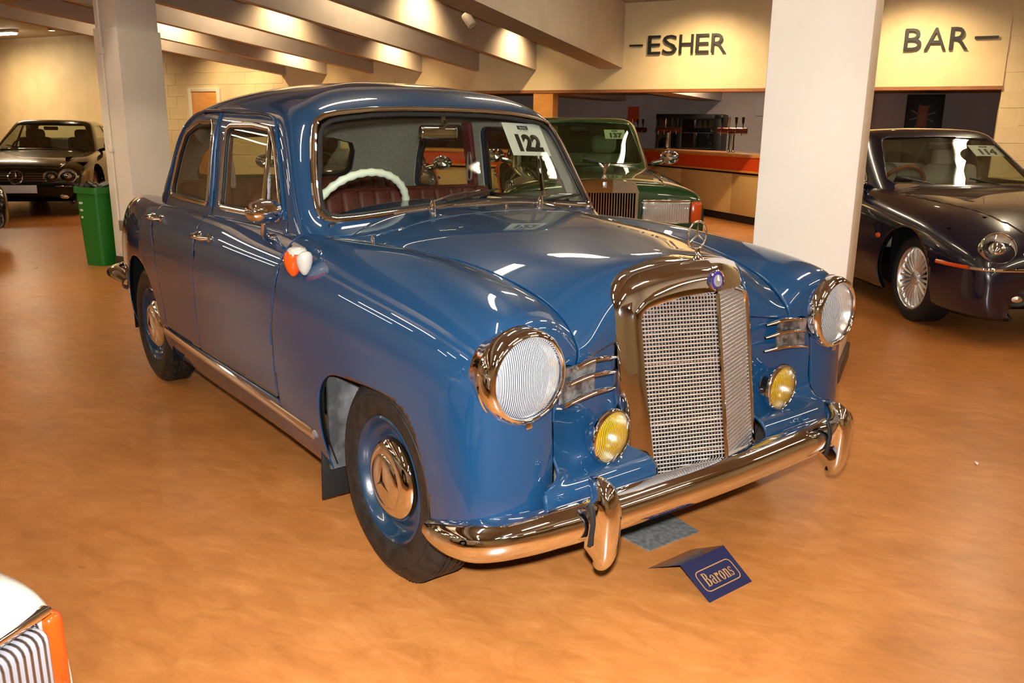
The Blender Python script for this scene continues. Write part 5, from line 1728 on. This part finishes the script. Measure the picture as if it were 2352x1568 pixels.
    if sp.get('chrome_windows'):
        for poly in (sf, sr):
            pr = project(cv, dense(poly, .03), 1, 2.0, -1)
            for sg in (-1, 1):
                V, F = sweep([Vector((p.x, sg * (p.y + .003), p.z)) for p, n in pr], ell(.006, .012, 8), True, [Vector((n.x, sg * n.y, n.z)) for p, n in pr])
                mesh_object('window_trim', V, F, CHROME, roof)
    # wheels
    for i, (x, sgn) in enumerate(((0, 1), (0, -1), (-wb, 1), (-wb, -1))):
        yw = sp['track']
        M = Matrix.Translation((x, sgn * yw, wr)) @ Matrix.Rotation(sgn * PI / 2, 4, 'Z')
        rr = sp['rim_r']
        V, F = lathe([(rr - .01, .06), (rr, .085), (rr + .02, .098), (wr - .03, .095), (wr - .008, .08), (wr, .05), (wr, -.08), (wr - .02, -.1), (rr, -.1)], 48)
        ty = mesh_object('tyre', [M @ Vector(v) for v in V], F, RUBBER, root)
        V, F = lathe([(rr + .004, .086), (rr - .008, .090), (rr - .02, .075), (rr - .03, .02), (rr - .03, -.05)], 48)
        mesh_object('rim', [M @ Vector(v) for v in V], F, sp['rim'], ty)
        V, F = lathe([(rr - .03, .0), (0, .0)], 32); mesh_object('brake', [M @ Vector(v) for v in V], F, DARK, ty)
        n = sp.get('spokes', 10); sw_ = sp.get('spoke_w', .03)
        V, F = sweep([(.055, 0, .04), (.066, 0, rr * .5), (.070, 0, rr - .015)], [(-.012, -sw_ * .5), (.0, -sw_ * .35), (.004, 0), (.0, sw_ * .35), (-.012, sw_ * .5)], False, Vector((1, 0, 0)), True, [(1, .7), (1, .9), (1, 1.1)])
        if 'spoke_mesh' not in sp:
            o = mesh_object('spoke', V, F, sp['rim'], ty); sp['spoke_mesh'] = o.data
            bpy.data.objects.remove(o)
        for k_ in range(n):
            o = bpy.data.objects.new('spoke', sp['spoke_mesh']); COL.objects.link(o); o.parent = ty
            o.matrix_local = M @ Matrix.Rotation(2 * PI * k_ / n, 4, 'X')
        V, F = lathe([(.05, .04), (.05, .07), (.03, .08), (0, .08)], 20); mesh_object('hub_cap', [M @ Vector(v) for v in V], F, sp['rim'], ty)
    mb = MB(); mb.box((-wb / 2, 0, wr * .75), (wb + .9, 1.2, .12)); mb.build('underbody', DARK, root)
    for x in (0, -wb):
        for sgn in (-1, 1):
            mb = MB(); mb.box((x, sgn * (sp['track'] - .18), wr + .25), (2 * ar, .02, 1.3 * ar)); mb.box((x, sgn * (sp['track'] - .06), wr + ar + .03), (2 * ar, .26, .02)); mb.box((x - ar - .03, sgn * (sp['track'] - .06), wr + .16), (.02, .26, ar * 1.3)); mb.build('wheel_well', DARK, root)
    # door shut lines as narrow recesses
    for xx in sp.get('doors', ()):
        pts = [(xx, z) for z in np.linspace(.32, zb - .08, 12)]
        pr = project(bv, pts, 1, 2.5, -1)
        for sg in (-1, 1):
            V, F = sweep([Vector((p.x, sg * (p.y + .0005), p.z)) for p, n in pr], [(-.002, -.003), (.001, -.003), (.001, .003), (-.002, .003)], False, [Vector((n.x, sg * n.y, n.z)) for p, n in pr])
            mesh_object('door_gap', V, F, DARK, body)
    for sg in (-1, 1):
        for xx in sp.get('handles', ()):
            p = bv.ray_cast(Vector((xx, 2.5, zb - .16)), Vector((0, -1, 0)))[0]
            V, F = rbox((.19, .03, .03), .012); o = mesh_object('door_handle', V, F, sp.get('handle_m', paint), body); o.location = (xx, sg * (p.y + .012), zb - .16)
        # mirrors
        mx_, mz = sp['mirror']
        V, F = lathe([(0, -.09), (.05, -.08), (.085, -.04), (.092, 0), (.085, .012)], 24)
        M = Matrix.Translation((mx_, sg * (w0 + .17), mz)) @ Matrix.Rotation(PI, 4, 'Z') @ Matrix.Diagonal((1.1, 1.15, .82, 1))
        mo = mesh_object('door_mirror', [M @ Vector((-v[0], v[1], v[2])) for v in V], F, sp.get('mirror_m', paint), root)
        mb = MB(); mb.tube([(mx_, sg * (w0 + .10), mz - .04), (mx_ - .05, sg * (w0 - .01), mz - .07)], .025, 10); mb.build('mirror_arm', sp.get('mirror_m', paint), mo)
    # interior
    seat_m = sp['seat']
    for sg in (-1, 1):
        sx = x0 - 1.05
        mb = MB(); mb.add(*rbox((.55, .52, .18), .05, 3), M=Matrix.Translation((sx + .2, sg * .38, .48)))
        so = mb.build('front_seat', seat_m, root, 50)
        mb = MB(); mb.add(*rbox((.16, .50, .62), .06, 3), M=Matrix.Translation((sx - .12, sg * .38, .80)) @ Matrix.Rotation(-.22, 4, 'Y'))
        mb.build('seat_back', seat_m, so, 50)
        V, F = rbox((.12, .30, .21), .06, 3); o = mesh_object('headrest', V, F, seat_m, so, 50); o.location = (sx - .21, sg * .38, zb + .20)
    mb = MB(); mb.add(*rbox((.16, 1.2, .62), .06, 3), M=Matrix.Translation((x3 + .55, 0, .78)) @ Matrix.Rotation(-.3, 4, 'Y'))
    mb.build('rear_seat', seat_m, root, 50)
    mb = MB(); mb.add(*rbox((.30, 1.25, .12), .04, 3), M=Matrix.Translation((x0 - .28, 0, zb - .05)))
    mb.build('dashboard', sp.get('dash', BLACK), root, 50)
    M = aim_x((x0 - .58, -.37, zb - .02), (-.86, 0, .5))
    V, F = tube([M @ Vector((0, .185 * math.cos(a), .185 * math.sin(a))) for a in np.linspace(0, 2 * PI, 36, endpoint=False)], .015, 10, True)
    st = mesh_object('steering_wheel', V, F, sp.get('steer', BLACK), root)
    V, F = rbox((.04, .16, .16), .03); o = mesh_object('wheel_boss', [M @ Vector(v) for v in V], F, BLACK, st)
    V, F = rbox((.03, .22, .06), .02); o = mesh_object('rear_view_mirror', V, F, BLACK, root); o.location = (xat(zg1 - .05, x0, x1) - .07, 0, zg1 - .05)
    for sg in (-.3, .25):
        p = cv.ray_cast(Vector((3, abs(sg), zg0 + .03)), Vector((-1, 0, 0)))[0]
        p2 = cv.ray_cast(Vector((3, abs(sg - .25), zg0 + .05)), Vector((-1, 0, 0)))[0]
        V, F = tube([(p.x + .03, sg, p.z - .03), (p2.x + .03, sg - .25, p2.z)], .007, 6); mesh_object('wiper', V, F, BLACK, root)
    return root, bv, cv

def front_pt(bv, y, z, off=0.0):
    h = bv.ray_cast(Vector((4, abs(y), z)), Vector((-1, 0, 0)))
    p = h[0] if h[0] is not None else Vector((.7, abs(y), z))
    return Vector((p.x + off, y, p.z))
def round_lamp(root, bv, y, z, r, off=.0, sx=1.0, sz=1.0, name='headlamp', out=.25, up=.25):
    s = 1 if y > 0 else -1
    hit = bv.ray_cast(Vector((4, abs(y), z)), Vector((-1, 0, 0)))
    n = hit[1] if hit[1].x > 0 else -hit[1]
    n = Vector((n.x, s * n.y, n.z)) * .55 + Vector((.45, 0, 0)); n.normalize()
    p = Vector((hit[0].x, y, hit[0].z)) + n * .018
    M = aim_x(p, n) @ Matrix.Diagonal((1, sx, sz, 1))
    V, F = lathe([(r * 1.06, -.06), (r * 1.08, .0), (r * 1.02, .012), (r * .98, .008)], 36)
    o = mesh_object(name, V, F, CHROME, root); o.matrix_local = M
    V, F = lathe([(r, .004), (r * .8, .02), (r * .4, .032), (0, .035)], 32); mesh_object('lens', V, F, glass_mat('lamp_glass', (.92, .93, .92)), o, 60)
    V, F = lathe([(r * .98, .0), (r * .8, -.03), (r * .45, -.055), (0, -.06)], 32); mesh_object('reflector', V, F, REFL, o, 60)
    V, F = lathe([(r * .5, -.03), (r * .48, -.01), (r * .3, .004), (0, .008)], 24); mesh_object('projector', V, F, CHROME, o, 60)
    return o
SILVER = mat('silver_alloy', (.72, .72, .72), .25, .85)

# -- dark blue saloon at the right
JP = mat('midnight_blue_paint', (0.004, 0.005, 0.018), 0.25, 0, .5, 1.0, 0.015)
jag_sp = dict(paint=JP, rim=SILVER, seat=mat('beige_leather', (.34, .31, .25), .5), dash=mat('dash_tan', (.16, .10, .055), .6), steer=mat('walnut', (.22, .06, .02), .25, 0, .5, .8), wheel_r=.325, rim_r=.232, base=2.91, track=.71, spokes=24, spoke_w=.026,
    body=[(.83, .30, .28, .55, .20), (.855, .44, .40, .62, .20), (.85, .56, .50, .70, .20), (.80, .66, .58, .76, .20), (.70, .74, .64, .81, .20), (.5, .815, .70, .855, .20), (.2, .875, .77, .885, .20), (-.2, .92, .82, .90, .19), (-.6, .96, .865, .905, .19), (-1.1, .965, .90, .905, .19), (-2.0, .965, .915, .905, .19), (-2.8, .97, .91, .90, .20), (-3.3, .96, .88, .87, .22), (-3.7, .90, .82, .80, .25), (-3.95, .80, .74, .70, .28), (-4.0, .60, .56, .62, .28), (-3.98, .42, .40, .56, .28)],
    hood=(-.62, .68, .70, .42), hood_z=.60,
    cabin=dict(z=(.965, 1.43), x=(-.62, -1.42, -2.45, -3.2), w=(.74, .585), dome=.075, head=.03, bpost=-1.95),
    chrome_windows=True, doors=(-.95, -1.95), handles=(-1.72, -2.62), handle_m=CHROME, mirror=(-.98, 1.0))
jt = ground_at(2078, 735)
jh = math.radians(-36)
jf = Vector((math.cos(jh), math.sin(jh), 0)); jl = Vector((-math.sin(jh), math.cos(jh), 0))
jo = jt + jl * (.71 + .10)
jag, jbv, jcv = generic_car('dark_blue_saloon', 'dark blue saloon with multi-spoke alloy wheels right of the white column', tuple(jo), jh, jag_sp, 1.0)
for sg in (-1, 1):
    round_lamp(jag, jbv, sg * .64, .645, .105, -.03, 1.0, 1.0, out=.45, up=.3)
    round_lamp(jag, jbv, sg * .40, .635, .082, -.02, out=.2, up=.3)
    p = front_pt(jbv, sg * .52, .33, .0)
    V, F = lathe([(.07, -.02), (.07, .0), (.055, .006), (.03, -.002), (0, 0)], 24); o = mesh_object('fog_lamp', V, F, BLACK, jag); o.matrix_local = aim_x(p, (1, sg * .3, 0)) @ Matrix.Diagonal((1, 1.3, .8, 1))
    V, F = lathe([(.032, .0), (.025, .012), (0, .018)], 20); mesh_object('fog_lens', V, F, REFL, o)
    ys = np.linspace(.28, .80, 14)
    pts = []
    for y in ys:
        h = jbv.ray_cast(Vector((2.0, sg * 0 + y, .52)), Vector((-1, 0, 0)))
        pts.append(h[0] if h[0] is not None else jbv.find_nearest(Vector((.6, y, .52)))[0])
    for xq in (.56, .50, .44):
        pts.append(jbv.find_nearest(Vector((xq, .92, .52)))[0])
    pts = [Vector((p.x + .006, sg * (p.y + .006), p.z)) for p in pts]
    V, F = sweep(pts[:14], ell(.012, .008, 8), False, Vector((0, 0, 1))); mesh_object('bumper_trim', V, F, CHROME, jag)
    V, F = sweep(pts[13:], ell(.013, .009, 8), False, Vector((0, 0, 1))); mesh_object('side_marker', V, F, AMBER, jag)
    p = jbv.ray_cast(Vector((-.40, 2, .60)), Vector((0, -1, 0)))[0]
    V, F = lathe([(.028, -.004), (.022, .008), (0, .012)], 18); o = mesh_object('side_repeater', V, F, AMBER, jag); o.matrix_local = aim_x((p.x, sg * p.y, p.z), (0, sg, 0)) @ Matrix.Diagonal((1, 1.3, .8, 1))
ring = [Vector((.845, .20 * math.cos(a), .52 + .125 * math.sin(a))) for a in np.linspace(0, 2 * PI, 40, endpoint=False)]
V, F = tube(ring, .016, 10, True); jg = mesh_object('grille_surround', V, F, CHROME, jag)
mb = MB()
for k in range(-7, 8):
    y = k * .026; hh = .12 * math.sqrt(max(0, 1 - (y / .2) ** 2)); mb.box((.85, y, .52), (.02, .006, 2 * hh))
mb.build('grille_bars', CHROME, jg, kind='stuff')
cp = jcv.ray_cast(Vector((2, .42, 1.235)), Vector((-1, 0, 0)))
def car_card(root, cv, y, z, w, h, txt, lab, rz=0.0):
    a = cv.ray_cast(Vector((2, abs(y), z)), Vector((-1, 0, 0)))
    n = a[1] if a[1].x > 0 else -a[1]
    s = 1 if y >= 0 else -1
    n = Vector((n.x, s * n.y, n.z)); c = Vector((a[0].x, y, a[0].z)) - n * .035
    right = Vector((0, 0, 1)).cross(n).normalized(); up = n.cross(right)
    W = root.matrix_world if False else (Matrix.Translation(root.location) @ root.rotation_euler.to_matrix().to_4x4() @ Matrix.Diagonal((*root.scale, 1)))
    R3 = W.to_3x3()
    o = lot_card(tuple(W @ c), tuple(R3 @ right), tuple(R3 @ up), w, h, txt, None, lab)
    return o
car_card(jag, jcv, .40, 1.27, .27, .17, '114', 'white card numbered 114 inside the dark blue saloon windscreen')

# -- green limousine with upright radiator behind the blue saloon
RP_ = mat('deep_green_paint', (0.006, 0.045, 0.012), 0.25, 0, .5, 1.0, 0.015)
rr_sp = dict(paint=RP_, rim=SILVER, seat=mat('pale_green_leather', (.30, .32, .24), .5), dash=mat('dash_green', (.05, .08, .04), .5), wheel_r=.35, rim_r=.21, base=3.06, track=.74, spokes=8, spoke_w=.10,
    body=[(.88, .28, .27, .86, .24), (.90, .40, .39, .90, .24), (.89, .60, .58, .915, .24), (.88, .80, .765, .92, .24), (.85, .88, .815, .925, .24), (.80, .92, .838, .93, .24), (.6, .955, .86, .935, .24), (.2, .985, .885, .94, .24), (-.4, 1.01, .91, .945, .24), (-.8, 1.02, .925, .945, .24), (-1.6, 1.02, .935, .945, .24), (-2.6, 1.02, .94, .945, .24), (-3.2, 1.01, .935, .94, .26), (-3.7, .985, .92, .93, .28), (-4.15, .93, .88, .91, .30), (-4.28, .80, .78, .89, .32), (-4.3, .50, .49, .87, .32)],
    hood=(-.62, .80, .62, .56), hood_z=.60,
    cabin=dict(z=(1.02, 1.52), x=(-.72, -1.30, -2.75, -3.35), w=(.78, .66), dome=.055, head=.03, bpost=-1.95),
    chrome_windows=True, doors=(-.85, -1.95, -2.95), handles=(-1.75, -2.7), handle_m=CHROME, mirror=(-.85, 1.10), mirror_m=CHROME, glass=glass_mat('tinted_glass', (.70, .80, .66)))
rh = math.radians(-36)
rf = Vector((math.cos(rh), math.sin(rh), 0)); rl = Vector((-math.sin(rh), math.cos(rh), 0))
rp = at_depth(1385, 470, 7.55)
ro = Vector((rp.x, rp.y, 0)) - rf * .90
rr, rbv, rcv = generic_car('green_limousine', 'dark green limousine with upright radiator grille parked behind the blue saloon', tuple(ro), rh, rr_sp, 1.0)
# radiator: gabled shell with vertical bars
mb = MB()
W2, ZB, ZT = .29, .42, .86
V = [(.88, -W2 - .02, ZT - .02), (.88, W2 + .02, ZT - .02), (.88, W2 - .02, ZT + .075), (.88, 0, ZT + .105), (.88, -W2 + .02, ZT + .075)]
V = V + [(.975, y, z) for x, y, z in V]
mb.add(V, [(4, 3, 2, 1, 0), (5, 6, 7, 8, 9)] + [(i, (i + 1) % 5, 5 + (i + 1) % 5, 5 + i) for i in range(5)])
rg = mb.build('radiator_shell', CHROME, rr, 0)
for y in (-W2, W2):
    mb = MB(); mb.box((.925, y, (ZB + ZT) / 2), (.09, .025, ZT - ZB)); mb.build('radiator_side', CHROME, rg, 0)
for k in range(23):
    y = -W2 + .03 + k * (2 * W2 - .06) / 22
    V, F = rbox((.05, .010, ZT - ZB), .003, 1); o = mesh_object('grille_bar', V, F, CHROME, rg); o.location = (.93, y, (ZB + ZT) / 2)
V, F = rbox((.01, 2 * W2, ZT - ZB)); o = mesh_object('radiator_core', V, F, DARK, rg, 0); o.location = (.90, 0, (ZB + ZT) / 2)
V, F = rbox((.004, .035, .05), .001); o = mesh_object('radiator_badge', V, F, mat('badge_silver', (.5, .5, .52), .3, .7), rg); o.location = (.977, 0, ZT + .05)
mb = MB()
mb.tube([(.93, 0, ZT + .10), (.93, 0, ZT + .12), (.935, 0, ZT + .16), (.95, 0, ZT + .20)], [.028, .012, .012, .016], 12)
mb.tube([(.952, 0, ZT + .20), (.962, 0, ZT + .225)], [.012, .010], 10)
for sg in (-1, 1): mb.tube([(.945, 0, ZT + .185), (.92, sg * .025, ZT + .205), (.89, sg * .05, ZT + .235)], [.010, .014, .005], 8)
mb.build('mascot', CHROME, rg, 50)
for sg in (-1, 1):
    V, F = rbox((.08, .44, .20), .015); h = mesh_object('headlamp', V, F, CHROME, rr); h.location = (.885, sg * .565, .665)
    V, F = rbox((.03, .42, .18), .012); o = mesh_object('lens', V, F, ribbed_mat('lens_clear', (.85, .85, .85), 1, 300.0, .08, .35, .5), h); o.location = (.042, 0, 0)
    for yy in (-.1, .1):
        V, F = lathe([(.085, .0), (.06, -.03), (0, -.035)], 24); o = mesh_object('reflector', V, F, REFL, h); o.location = (.04, yy, 0)
    V, F = rbox((.16, .11, .20), .03); o = mesh_object('indicator_lamp', V, F, AMBER, rr); o.location = (.83, sg * .845, .665)
    mb = MB(); mb.add(*rbox((.012, .43, .015), .004), M=Matrix.Translation((.93, sg * .565, .772))); mb.build('lamp_trim', CHROME, rr)
    mb = MB(); mb.add(*rbox((.05, .10, .06), .02), M=Matrix.Translation((.95, sg * .40, .545))); mb.build('lamp_washer', CHROME, rr)
mb = MB(); mb.add(*rbox((.16, 1.86, .10), .03), M=Matrix.Translation((.95, 0, .46))); rb_ = mb.build('front_bumper', CHROME, rr)
mb = MB(); mb.add(*rbox((.17, 1.88, .07), .02), M=Matrix.Translation((.955, 0, .38))); mb.build('bumper_rubber', BLACK, rb_)
car_card(rr, rcv, .40, 1.36, .235, .15, '137', 'white card numbered 137 inside the green limousine windscreen')

# -- dark green coupe at the far left
CP = mat('black_green_paint', (0.004, 0.008, 0.005), 0.25, 0, .5, 1.0, 0.02)
cl_sp = dict(paint=CP, rim=SILVER, seat=mat('black_leather', (.02, .018, .016), .5), wheel_r=.335, rim_r=.235, base=2.88, track=.76, spokes=5, spoke_w=.10,
    body=[(.82, .28, .27, .70, .20), (.86, .42, .40, .76, .20), (.85, .54, .51, .80, .20), (.80, .66, .60, .84, .20), (.70, .735, .665, .875, .20), (.45, .80, .72, .905, .20), (.0, .86, .79, .925, .19), (-.5, .91, .85, .93, .19), (-1.0, .93, .885, .93, .19), (-2.0, .94, .905, .93, .19), (-2.9, .95, .90, .92, .2), (-3.4, .94, .87, .88, .22), (-3.8, .88, .82, .80, .25), (-4.0, .78, .74, .70, .28), (-4.05, .55, .52, .64, .28)],
    hood=(-.55, .74, .74, .56), hood_z=.58,
    cabin=dict(z=(.93, 1.395), x=(-.52, -1.32, -2.35, -3.15), w=(.79, .60), dome=.075, head=.02, bpost=-2.0),
    doors=(-.75, -2.05), handles=(-1.85,), mirror=(-.92, .98))
chd = math.radians(-24)
cf = Vector((math.cos(chd), math.sin(chd), 0))
cp0 = at_depth(40, 420, 12.7)
co = Vector((cp0.x, cp0.y, 0)) - cf * .85
cl, cbv, ccv = generic_car('dark_coupe', 'black-green coupe with oval headlamps and blank white plate at far left', tuple(co), chd, cl_sp, 1.04)
for sg in (-1, 1):
    round_lamp(cl, cbv, sg * .68, .585, .115, -.03, 1.0, .82, out=.45, up=.45)
    round_lamp(cl, cbv, sg * .46, .575, .10, -.02, 1.0, .75, out=.25, up=.45)
    p = front_pt(cbv, sg * .62, .29, .0)
    V, F = lathe([(.06, .0), (.04, .012), (0, .016)], 20); o = mesh_object('fog_lamp', V, F, REFL, cl); o.matrix_local = aim_x(p, (1, sg * .3, 0)) @ Matrix.Diagonal((1, 1.2, .6, 1))
    V, F = rbox((.02, .32, .018), .005); o = mesh_object('bumper_trim', V, F, CHROME, cl); q3 = front_pt(cbv, sg * .58, .44, .006); o.location = q3; o.rotation_euler = (0, 0, -sg * .22)
for k in range(4):
    z = .515 + k * .034
    pts = [front_pt(cbv, y, z, .012) for y in np.linspace(-.40, .40, 13)]
    V, F = sweep(pts, ell(.006, .010, 8), False, Vector((0, 0, 1))); mesh_object('grille_slat', V, F, CHROME, cl)
Mst = aim_x(front_pt(cbv, 0, .57, .03), (1, 0, .35))
V, F = tube([Mst @ Vector((0, .095 * math.cos(a), .095 * math.sin(a))) for a in np.linspace(0, 2 * PI, 36, endpoint=False)], .012, 8, True); gs = mesh_object('grille_ring', V, F, CHROME, cl)
V, F = star_mesh(.09, .02, .02); mesh_object('grille_star', [Mst @ Vector(v) for v in V], F, CHROME, gs, 0)
WPL = mat('white_plate', (.95, .95, .92), .35)
pl = front_pt(cbv, 0, .40, .025)
V, F = rbox((.012, .53, .115), .004); o = mesh_object('number_plate', V, F, WPL, cl, label='blank white number plate'); o.location = pl
V, F = rbox((.004, .05, .105)); o2 = mesh_object('plate_band', V, F, mat('plate_blue', (.05, .15, .55), .4), o, 0); o2.location = (.007, -.235, 0)

# -- two more dark cars: one seen through the saloon's windows, one just entering at the left edge
dk_sp = dict(cl_sp); dk_sp['paint'] = mat('black_paint', (0.005, 0.006, 0.006), 0.25, 0, .5, 1.0, 0.02)
dh = math.radians(-32)
df = Vector((math.cos(dh), math.sin(dh), 0))
dp = at_depth(800, 440, 8.6)
dk, dbv, dcv = generic_car('black_saloon', 'black car seen through the side windows of the blue saloon', (dp.x, dp.y, 0), dh, dict(dk_sp, chrome_windows=True, mirror_m=CHROME), 1.02)
for sg in (-1, 1):
    round_lamp(dk, dbv, sg * .66, .60, .10, -.03, 1.0, .85, out=.45, up=.45)
    round_lamp(dk, dbv, sg * .44, .59, .085, -.02, 1.0, .85, out=.25, up=.45)
dp2 = ground_at(-16, 545)
d2h = math.radians(8)
d2l = Vector((-math.sin(d2h), math.cos(d2h), 0))
o_ = dp2 - d2l * (.76 + .09)
dk2, _, _ = generic_car('black_car', 'black car whose front wheel just shows at the left edge', (o_.x, o_.y, 0), d2h, dict(cl_sp, paint=MATS['black_paint']), 1.0)

# -- cream saloon whose front corner shows bottom left
WP = mat('cream_paint', (0.66, 0.62, 0.54), 0.25, 0, .5, 1.0, 0.02)
w_sp = dict(paint=WP, rim=SILVER, seat=mat('black_leather', (.02, .018, .016), .5), wheel_r=.315, rim_r=.18, base=2.79, track=.72, spokes=12, spoke_w=.05, nu=260,
    body=[(.78, .30, .29, .84, .24), (.80, .42, .41, .86, .24), (.795, .58, .575, .868, .24), (.785, .70, .685, .872, .24), (.765, .745, .715, .876, .24), (.70, .775, .735, .88, .24), (.5, .805, .765, .885, .24), (.0, .85, .80, .89, .24), (-.5, .90, .84, .89, .24), (-1.0, .92, .86, .89, .24), (-2.0, .93, .875, .89, .24), (-2.9, .94, .88, .885, .24), (-3.5, .92, .87, .86, .27), (-3.85, .87, .83, .82, .3), (-3.95, .62, .60, .80, .3)],
    hood=(-.6, .72, .66, .60), hood_z=.60,
    cabin=dict(z=(.92, 1.435), x=(-.68, -1.25, -2.45, -3.05), w=(.74, .62), dome=.05, head=.04, bpost=-1.9),
    chrome_windows=True, doors=(-.85, -1.9), handles=(-1.7, -2.6), handle_m=CHROME, mirror=(-.95, 1.0), mirror_m=CHROME)
wh = math.radians(36)
wf = Vector((math.cos(wh), math.sin(wh), 0)); wl_ = Vector((-math.sin(wh), math.cos(wh), 0))
tip = ground_at(114, 1358, .665)
wo = Vector((tip.x, tip.y, 0)) - wf * .77 - wl_ * .87
wc, wbv, wcv = generic_car('cream_saloon', 'cream saloon with ribbed headlamp and orange indicator cut off at bottom left', tuple(wo), wh, w_sp, 1.0)
LENS2 = ribbed_mat('fluted_lens', (.36, .37, .42), 1, 520.0, .06, .75, .8)
for sg in (-1, 1):
    V, F = rbox((.10, .50, .19), .02, 3); h = mesh_object('headlamp', V, F, CHROME, wc); h.location = (.755, sg * .575, .558)
    V, F = rbox((.05, .485, .178), .018, 3); o = mesh_object('lens', V, F, LENS2, h); o.location = (.045, 0, 0)
    V, F = rbox((.01, .46, .17)); o = mesh_object('reflector', V, F, REFL, h, 0); o.location = (.052 - .006, 0, 0)
    V, F = rbox((.18, .036, .185), .016, 3); i_ = mesh_object('indicator_lamp', V, F, AMBER, wc); i_.location = (.715, sg * .846, .555)
    mb = MB(); mb.add(*rbox((.02, .52, .012), .004), M=Matrix.Translation((.80, sg * .575, .662))); mb.build('lamp_trim', CHROME, wc)
mb = MB(); mb.add(*rbox((.13, 1.80, .12), .03), M=Matrix.Translation((.83, 0, .44))); wb_ = mb.build('front_bumper', CHROME, wc)
mb = MB(); mb.add(*rbox((.05, 1.82, .05), .015), M=Matrix.Translation((.89, 0, .44))); mb.build('bumper_rubber', BLACK, wb_)
